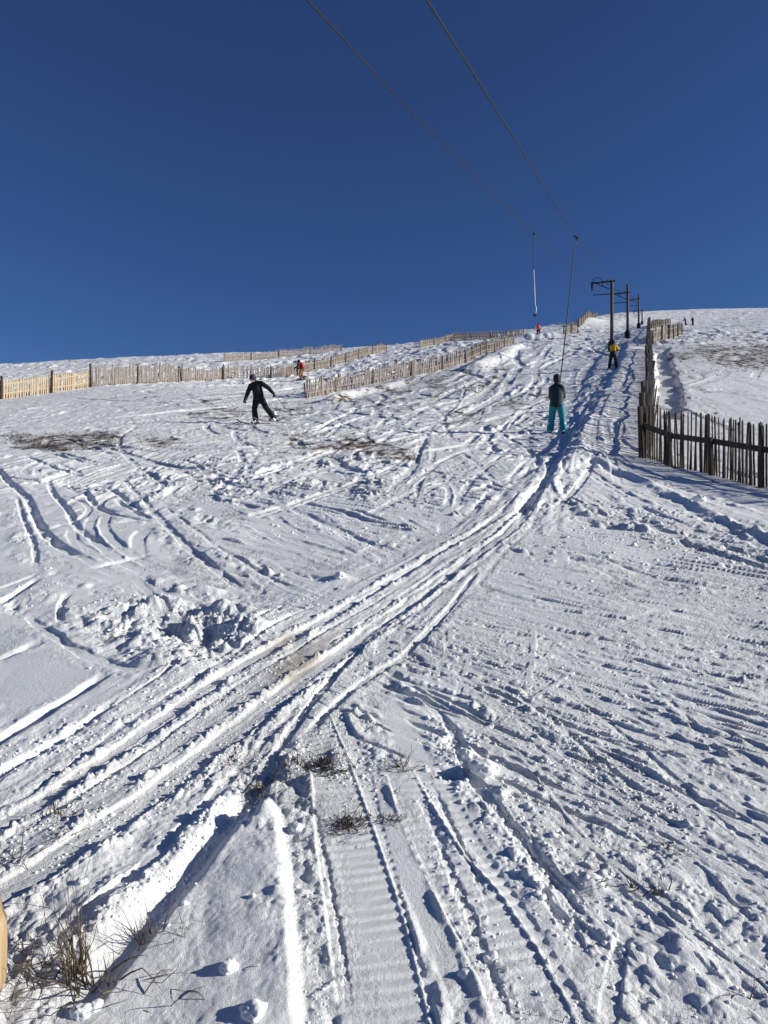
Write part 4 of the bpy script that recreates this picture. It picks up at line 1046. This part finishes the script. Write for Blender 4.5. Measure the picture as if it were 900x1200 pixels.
# ------------------------------------------------------------------ grass, clods, timber
def blade(m, p, az, lean, L, r, rr, bend, n=5, kink=0):
    pts = []; d = Vector((math.cos(az) * math.sin(lean), math.sin(az) * math.sin(lean), math.cos(lean)))
    q = Vector(p); ax = Vector((-math.sin(az), math.cos(az), 0))
    for i in range(n + 1):
        pts.append(q.copy()); q = q + d * (L / n)
        d = (Matrix.Rotation(bend / n, 3, ax) @ d).normalized()
        d = (d + Vector((rr.gauss(0, .05), rr.gauss(0, .05), rr.gauss(0, .03)))).normalized()
        if kink and i == n // 2:
            d = (Matrix.Rotation(kink, 3, ax) @ d).normalized()
    m.tube(pts, [r * (1 - .85 * (i / n)) for i in range(n + 1)], 4, False)
def tuft(label, u, v, spread, n, L, r=.0011, lean=(.1, 1.1), seed=0, mat='grass', az=None, group='dead grass tufts in the near snow', parts=True):
    rr = random.Random(seed); x, y = at(u, v); p = Vector((x, y, hz1(x, y)))
    root = MB()
    for i in range(n):
        ox, oy = rr.gauss(0, spread), rr.gauss(0, spread * .8)
        z = hz1(x + ox, y + oy) - p.z - .012
        a = rr.uniform(0, 2 * math.pi) if az is None else rr.gauss(*az)
        blade(root, (ox, oy, z), a, rr.uniform(*lean), L * rr.uniform(.4, 1.1), 1.75 * r * rr.uniform(.7, 1.5), rr, rr.uniform(0, .9), kink=rr.choice([0, 0, 0, .7, -.5]))
    o = root.build('grass_tuft', M[mat]); o.location = p
    tag(o, label, 'grass tuft', group)
    return o
tuft('tallest grass tuft, upright dark blades at the lower left corner', 92, 1143, .022, 24, .32, .0010, (.02, .38), 1, az=(2.4, .7))
tuft('wide sprawling grass tuft around the foot of the tallest tuft', 62, 1140, .075, 60, .19, .0009, (.3, 1.35), 2)
tuft('bent brown grass stalks lying over the groove right of the tallest tuft', 118, 1150, .035, 22, .20, .0014, (.8, 1.5), 3, az=(.2, 1.3))
tuft('fan of thin blades at the edge of the scooped trough', 168, 1092, .022, 22, .12, .0009, (.1, .9), 4)
tuft('few reddish stalks standing in smooth snow right of the trough', 218, 1095, .025, 9, .075, .0008, (.1, .8), 5)
tuft('thin bent stalks arching over smooth snow at the bottom left', 195, 1150, .05, 7, .16, .0011, (.7, 1.4), 6, az=(.2, .6))
tuft('small dark tuft on the ridge between the lanes at the left', 70, 955, .022, 22, .10, .0010, (.1, 1.0), 7)
tuft('sparse tuft at the left edge by the timber post', 18, 1010, .03, 10, .17, .0010, (.3, 1.2), 8)
tuft('scattered stalks on the lane below the small dark tuft', 60, 985, .05, 12, .08, .0009, (.4, 1.3), 9)
tuft('dark tuft at the top end of the scooped trough', 305, 922, .024, 44, .085, .0011, (.1, 1.1), 10)
tuft('snow clogged dark grass clump at the start of the left belt print', 345, 905, .045, 60, .06, .0012, (.2, 1.3), 11, 'grass_dark')
tuft('large dark grass clump lying across the left belt print', 382, 898, .05, 170, .075, .0012, (.2, 1.3), 12, 'grass_dark')
tuft('ragged dark clump on the ribs of the left belt print', 410, 966, .04, 130, .075, .0011, (.2, 1.3), 13, 'grass_dark')
tuft('small clump between the two belt prints', 455, 962, .026, 50, .06, .0010, (.2, 1.2), 14, 'grass_dark')
tuft('fan of arching blades on smooth snow above the belt prints', 468, 898, .028, 36, .11, .0010, (.3, 1.2), 15)
tuft('single small sprig right of the arching blades', 512, 910, .012, 9, .06, .0009, (.2, 1.2), 16)
tuft('sprawling tuft by the smooth run at the lower right', 770, 1042, .03, 24, .085, .0010, (.3, 1.3), 17)
tuft('dark upright sprig left of the lower right tuft', 745, 1035, .012, 14, .07, .0011, (.1, .8), 18, 'grass_dark')
tuft('brown clump among the clods right of centre', 700, 1035, .028, 20, .06, .0010, (.3, 1.3), 19)
tuft('dark clump on the churned snow at the right', 778, 985, .035, 36, .055, .0011, (.3, 1.2), 20, 'grass_dark')
tuft('sprig lying on the old footprints at the right edge', 885, 1155, .035, 14, .07, .0010, (.6, 1.4), 21, 'grass_dark')
tuft('dark clump in the long rut right of centre', 700, 885, .035, 30, .06, .0011, (.2, 1.2), 22, 'grass_dark')
tuft('clump beside the big clods', 625, 915, .03, 22, .05, .0010, (.2, 1.2), 23, 'grass_dark')
tuft('dark grass beside the fall hollow', 126, 748, .06, 34, .07, .0014, (.2, 1.2), 24, 'grass_dark')
tuft('pale sprig on the bank left of the long ski groove', 278, 892, .02, 12, .09, .0009, (.2, 1.1), 25)
# fine stalks everywhere the cover is thin, too many to count
def stubble():
    rr = random.Random(99); m = MB()
    areas = [((10, 507, 145, 528), 230, .12), ((160, 508, 220, 528), 60, .08), ((255, 490, 420, 535), 220, .08), ((400, 500, 480, 545), 110, .07), ((430, 430, 660, 500), 260, .09),
             ((790, 398, 905, 440), 150, .15), ((720, 675, 900, 705), 130, .05), ((640, 660, 780, 700), 60, .05), ((255, 598, 290, 610), 26, .06), ((230, 645, 320, 690), 60, .05), ((360, 655, 420, 672), 40, .05),
             ((560, 760, 900, 1000), 170, .030), ((300, 870, 480, 1000), 60, .03), ((560, 860, 900, 1190), 110, .03), ((0, 640, 320, 760), 70, .05), ((330, 560, 640, 700), 120, .05), ((0, 540, 900, 760), 260, .05), ((450, 700, 900, 1000), 160, .03), ((0, 560, 330, 660), 50, .05), ((600, 690, 900, 800), 90, .035), ((430, 560, 640, 620), 40, .06), ((780, 640, 900, 690), 60, .05),
             ((0, 410, 300, 425), 80, .2), ((240, 460, 360, 500), 90, .09), ((780, 365, 900, 400), 90, .2)]
    spots = []
    for (u0, v0, u1, v1), n, L in areas:
        for i in range(n):
            x, y = at(rr.uniform(u0, u1), rr.uniform(v0, v1)); spots.append((x, y, L))
    S = np.array(spots); Z = hz(S[:, 0], S[:, 1])
    for (x, y, L), z in zip(spots, Z):
        for k in range(rr.randint(4, 9)):
            blade(m, (x + rr.gauss(0, L * .5), y + rr.gauss(0, L * .5), z - .012), rr.uniform(0, 6.28), rr.uniform(.2, 1.3), L * rr.uniform(.4, 1.1), (.0012 * max(1, y / 5)), rr, rr.uniform(0, .8), 2)
    o = m.build('heather_stubble', M['grass_dark']); tag(o, 'dark heather and grass stalks poking through thin snow', 'stubble', kind='stuff')
stubble()
# loose clods of snow
def clod_mesh(r, rr, sub=3):
    bm = bmesh.new(); bmesh.ops.create_icosphere(bm, subdivisions=sub, radius=1.)
    off = Vector((rr.uniform(-50, 50), rr.uniform(-50, 50), rr.uniform(-50, 50)))
    from mathutils import noise as mn
    sx, sy, sz = rr.uniform(.85, 1.25), rr.uniform(.85, 1.2), rr.uniform(.7, .95)
    for v in bm.verts:
        n = mn.noise(v.co * 1.3 + off) * .28 + mn.noise(v.co * 3.1 + off) * .16 + mn.noise(v.co * 6 + off) * .09 + mn.noise(v.co * 14 + off) * .04
        v.co = v.co * (1 + n) * r; v.co.x *= sx; v.co.y *= sy; v.co.z *= sz
    me = bpy.data.meshes.new('snow_clod'); bm.to_mesh(me); bm.free()
    me.polygons.foreach_set('use_smooth', [True] * len(me.polygons)); me.materials.append(M['lump']); return me
rr = random.Random(5)
for lab, u, v, r in (('round snowball alone on smooth snow at the bottom left', 268, 1142, .021), ('large clod cut off by the bottom edge left of the belt print', 297, 1196, .030),
                     ('fist sized clod beside the sprawling grass at the bottom', 95, 1182, .030), ('small clod next to the one by the sprawling grass', 112, 1176, .020), ('little clod on the lip of the scooped trough', 216, 1063, .011), ('tiny clod on the smooth snow above the round snowball', 296, 1062, .009),
                     ('biggest clod of the heap above the right belt print', 566, 905, .042), ('clod behind the biggest clod of the heap', 548, 882, .030), ('clod at the foot of the heap above the right belt print', 586, 930, .026), ('pale clod just below the clod at the heap foot', 578, 938, .018),
                     ('clod resting between the ribs of the right belt print', 575, 1117, .020), ('flat clod on the smooth snow left of the right belt print', 545, 1142, .015), ('small clod beside the start of the left belt print', 348, 977, .020), ('clod beside the arching grass blades', 499, 901, .013),
                     ('upright chip of snow standing on the left ridge', 95, 1035, .016), ('lump of snow on the bank above the dirty ice', 398, 679, .05), ('white clod in the shaded ditch below the near fence', 819, 587, .10), ('small clod on the ledge beside the fence shadow', 700, 553, .07)):
    x, y = at(u, v)
    o = bpy.data.objects.new('snow_clod', clod_mesh(r, rr, 4)); COL.objects.link(o); o.location = (x, y, hz1(x, y) - r * .02); tag(o, lab, 'snow clod', 'loose snow clods')
def rubble():
    rr = random.Random(17); vs = []; 
    lines = [([(60, 1012), (150, 960), (240, 898), (300, 850), (380, 795)], 260, .010, .05), ([(0, 1000), (120, 925), (240, 835), (330, 775)], 240, .010, .06), ([(130, 1075), (200, 1010), (260, 950)], 120, .009, .04),
             ([(180, 1080), (240, 1000), (290, 930)], 110, .010, .03), ([(0, 900), (120, 850), (250, 770), (370, 700)], 260, .013, .10), ([(340, 960), (360, 1050), (385, 1190)], 110, .006, .03), ([(500, 930), (540, 1040), (600, 1190)], 150, .008, .035),
             ([(480, 900), (560, 1010), (680, 1195)], 90, .006, .012), ([(445, 960), (475, 1060), (505, 1195)], 90, .005, .012), ([(520, 850), (570, 920), (640, 1010), (700, 1110)], 300, .014, .08), ([(600, 800), (700, 890), (800, 960)], 240, .012, .10),
             ([(560, 700), (450, 760), (380, 850), (310, 900)], 260, .010, .07), ([(640, 860), (760, 980), (890, 1130)], 320, .011, .20), ([(150, 700), (220, 740), (290, 745)], 280, .018, .22), ([(690, 580), (800, 630), (900, 665)], 300, .030, .45), ([(560, 780), (700, 800), (900, 850)], 220, .012, .25),
             ([(200, 570), (320, 600), (450, 640)], 220, .022, .6), ([(60, 545), (200, 560), (330, 540)], 220, .03, .8), ([(640, 590), (760, 650), (890, 690)], 260, .02, .5), ([(30, 600), (45, 660), (40, 700)], 110, .014, .15), ([(340, 905), (400, 890), (430, 930)], 120, .010, .06)]
    m = MB(); S = []
    for px, n, r, spread in lines:
        P = _smooth(px, 10)
        for i in range(n):
            u, v = P[rr.randrange(len(P))]; x, y = at(u, v)
            q = .62 * r * rr.uniform(.35, 1.) * (1.6 if rr.random() < .06 else 1)
            S.append((x + rr.gauss(0, spread), y + rr.gauss(0, spread), q))
    A = np.array(S); Z = hz(A[:, 0], A[:, 1])
    tmpl = [clod_mesh(1., rr, 2) for k in range(7)]
    T = [(np.array([v.co[:] for v in t.vertices]), np.array([p.vertices[:] for p in t.polygons])) for t in tmpl]
    VV = []; FF = []; o = 0
    for (x, y, q), z in zip(S, Z):
        v, f = T[rr.randrange(7)]; a = rr.uniform(0, 6.28); c, s = math.cos(a), math.sin(a)
        w_ = np.stack([(v[:, 0] * c - v[:, 1] * s) * q + x, (v[:, 0] * s + v[:, 1] * c) * q + y, v[:, 2] * q + z + q * .05], 1)
        VV.append(w_); FF.append(f + o); o += len(v)
    VV = np.concatenate(VV); FF = np.concatenate(FF)
    me = bpy.data.meshes.new('snow_rubble'); me.from_pydata(VV.tolist(), [], FF.tolist()); me.polygons.foreach_set('use_smooth', [True] * len(me.polygons)); me.materials.append(M['lump'])
    for t in tmpl:
        bpy.data.meshes.remove(t)
    ob = bpy.data.objects.new('snow_rubble', me); COL.objects.link(ob); tag(ob, 'crumbs of broken snow thrown up along the tracks', 'snow rubble', kind='stuff')
rubble()
# the peeled timber post whose edge shows at the left of the frame
def timber():
    x, y = at(-42, 1166); z = hz1(x, y)
    root = empty('timber_post', (x, y, z)); tag(root, 'peeled knotty pine post standing at the lower left edge', 'post')
    zs = [-.15, .0, .02, .06, .10, .14, .17, .19, .25, .34, .37, .42, .46, .49, .56, .64]
    rs = [.088, .094, .099, .100, .1005, .100, .099, .090, .079, .078, .081, .082, .081, .078, .076, .074]
    m = MB(); m.tube([(math.sin(k * 2.) * .002, 0, k) for k in zs], rs, 28); m.build('shaft', M['wood_peeled'], root, True)
    m = MB(); m.ball((.092, -.040, .085), (.014, .018, .024), 14, 10); m.build('knot', M['knot'], root, True)
timber()
# ------------------------------------------------------------------ light, sky, camera
SUN_EL = math.radians(20.0); SUN_AZ = math.radians(4.0)     # from the right, a touch behind the camera
sd = Vector((math.cos(SUN_EL) * math.cos(SUN_AZ), -math.cos(SUN_EL) * math.sin(SUN_AZ), math.sin(SUN_EL)))
sl = bpy.data.lights.new('sun', 'SUN'); sl.energy = 5.0; sl.angle = math.radians(.53); sl.color = (1.0, .95, .87)
so = bpy.data.objects.new('sun', sl); COL.objects.link(so); so.rotation_euler = (-sd).to_track_quat('-Z', 'Y').to_euler(); so.location = (40, 0, 40)
w = bpy.data.worlds.new('World'); scene.world = w; w.use_nodes = True
nt = w.node_tree
bg = nt.nodes['Background']
sky = nt.nodes.new('ShaderNodeTexSky'); sky.sky_type = 'NISHITA'; sky.sun_disc = False
sky.sun_elevation = SUN_EL; sky.sun_rotation = math.radians(90) + SUN_AZ
sky.altitude = 1800; sky.air_density = 1.0; sky.dust_density = 0.0; sky.ozone_density = 8.0
tint = nt.nodes.new('ShaderNodeMix'); tint.data_type = 'RGBA'; tint.blend_type = 'MULTIPLY'; tint.inputs['Factor'].default_value = 1.0
tint.inputs['B'].default_value = (1.05, .95, 1.06, 1)      # a little deeper blue, for the dry high air
nt.links.new(sky.outputs[0], tint.inputs['A']); nt.links.new(tint.outputs['Result'], bg.inputs[0]); bg.inputs[1].default_value = .0585
cam = bpy.data.cameras.new('camera'); co = bpy.data.objects.new('camera', cam); COL.objects.link(co)
co.location = (0, 0, EYE); co.rotation_euler = (math.radians(90), 0, 0)
cam.sensor_fit = 'VERTICAL'; cam.sensor_height = 36; cam.lens = 36 * F / 1200
cam.clip_start = .05; cam.clip_end = 3000
scene.camera = co
scene.view_settings.view_transform = 'Standard'; scene.view_settings.look = 'None'
scene.view_settings.exposure = 0.25; scene.view_settings.gamma = 1.0; scene.view_settings.use_curve_mapping = False
scene.cycles.max_bounces = 6; scene.cycles.diffuse_bounces = 3
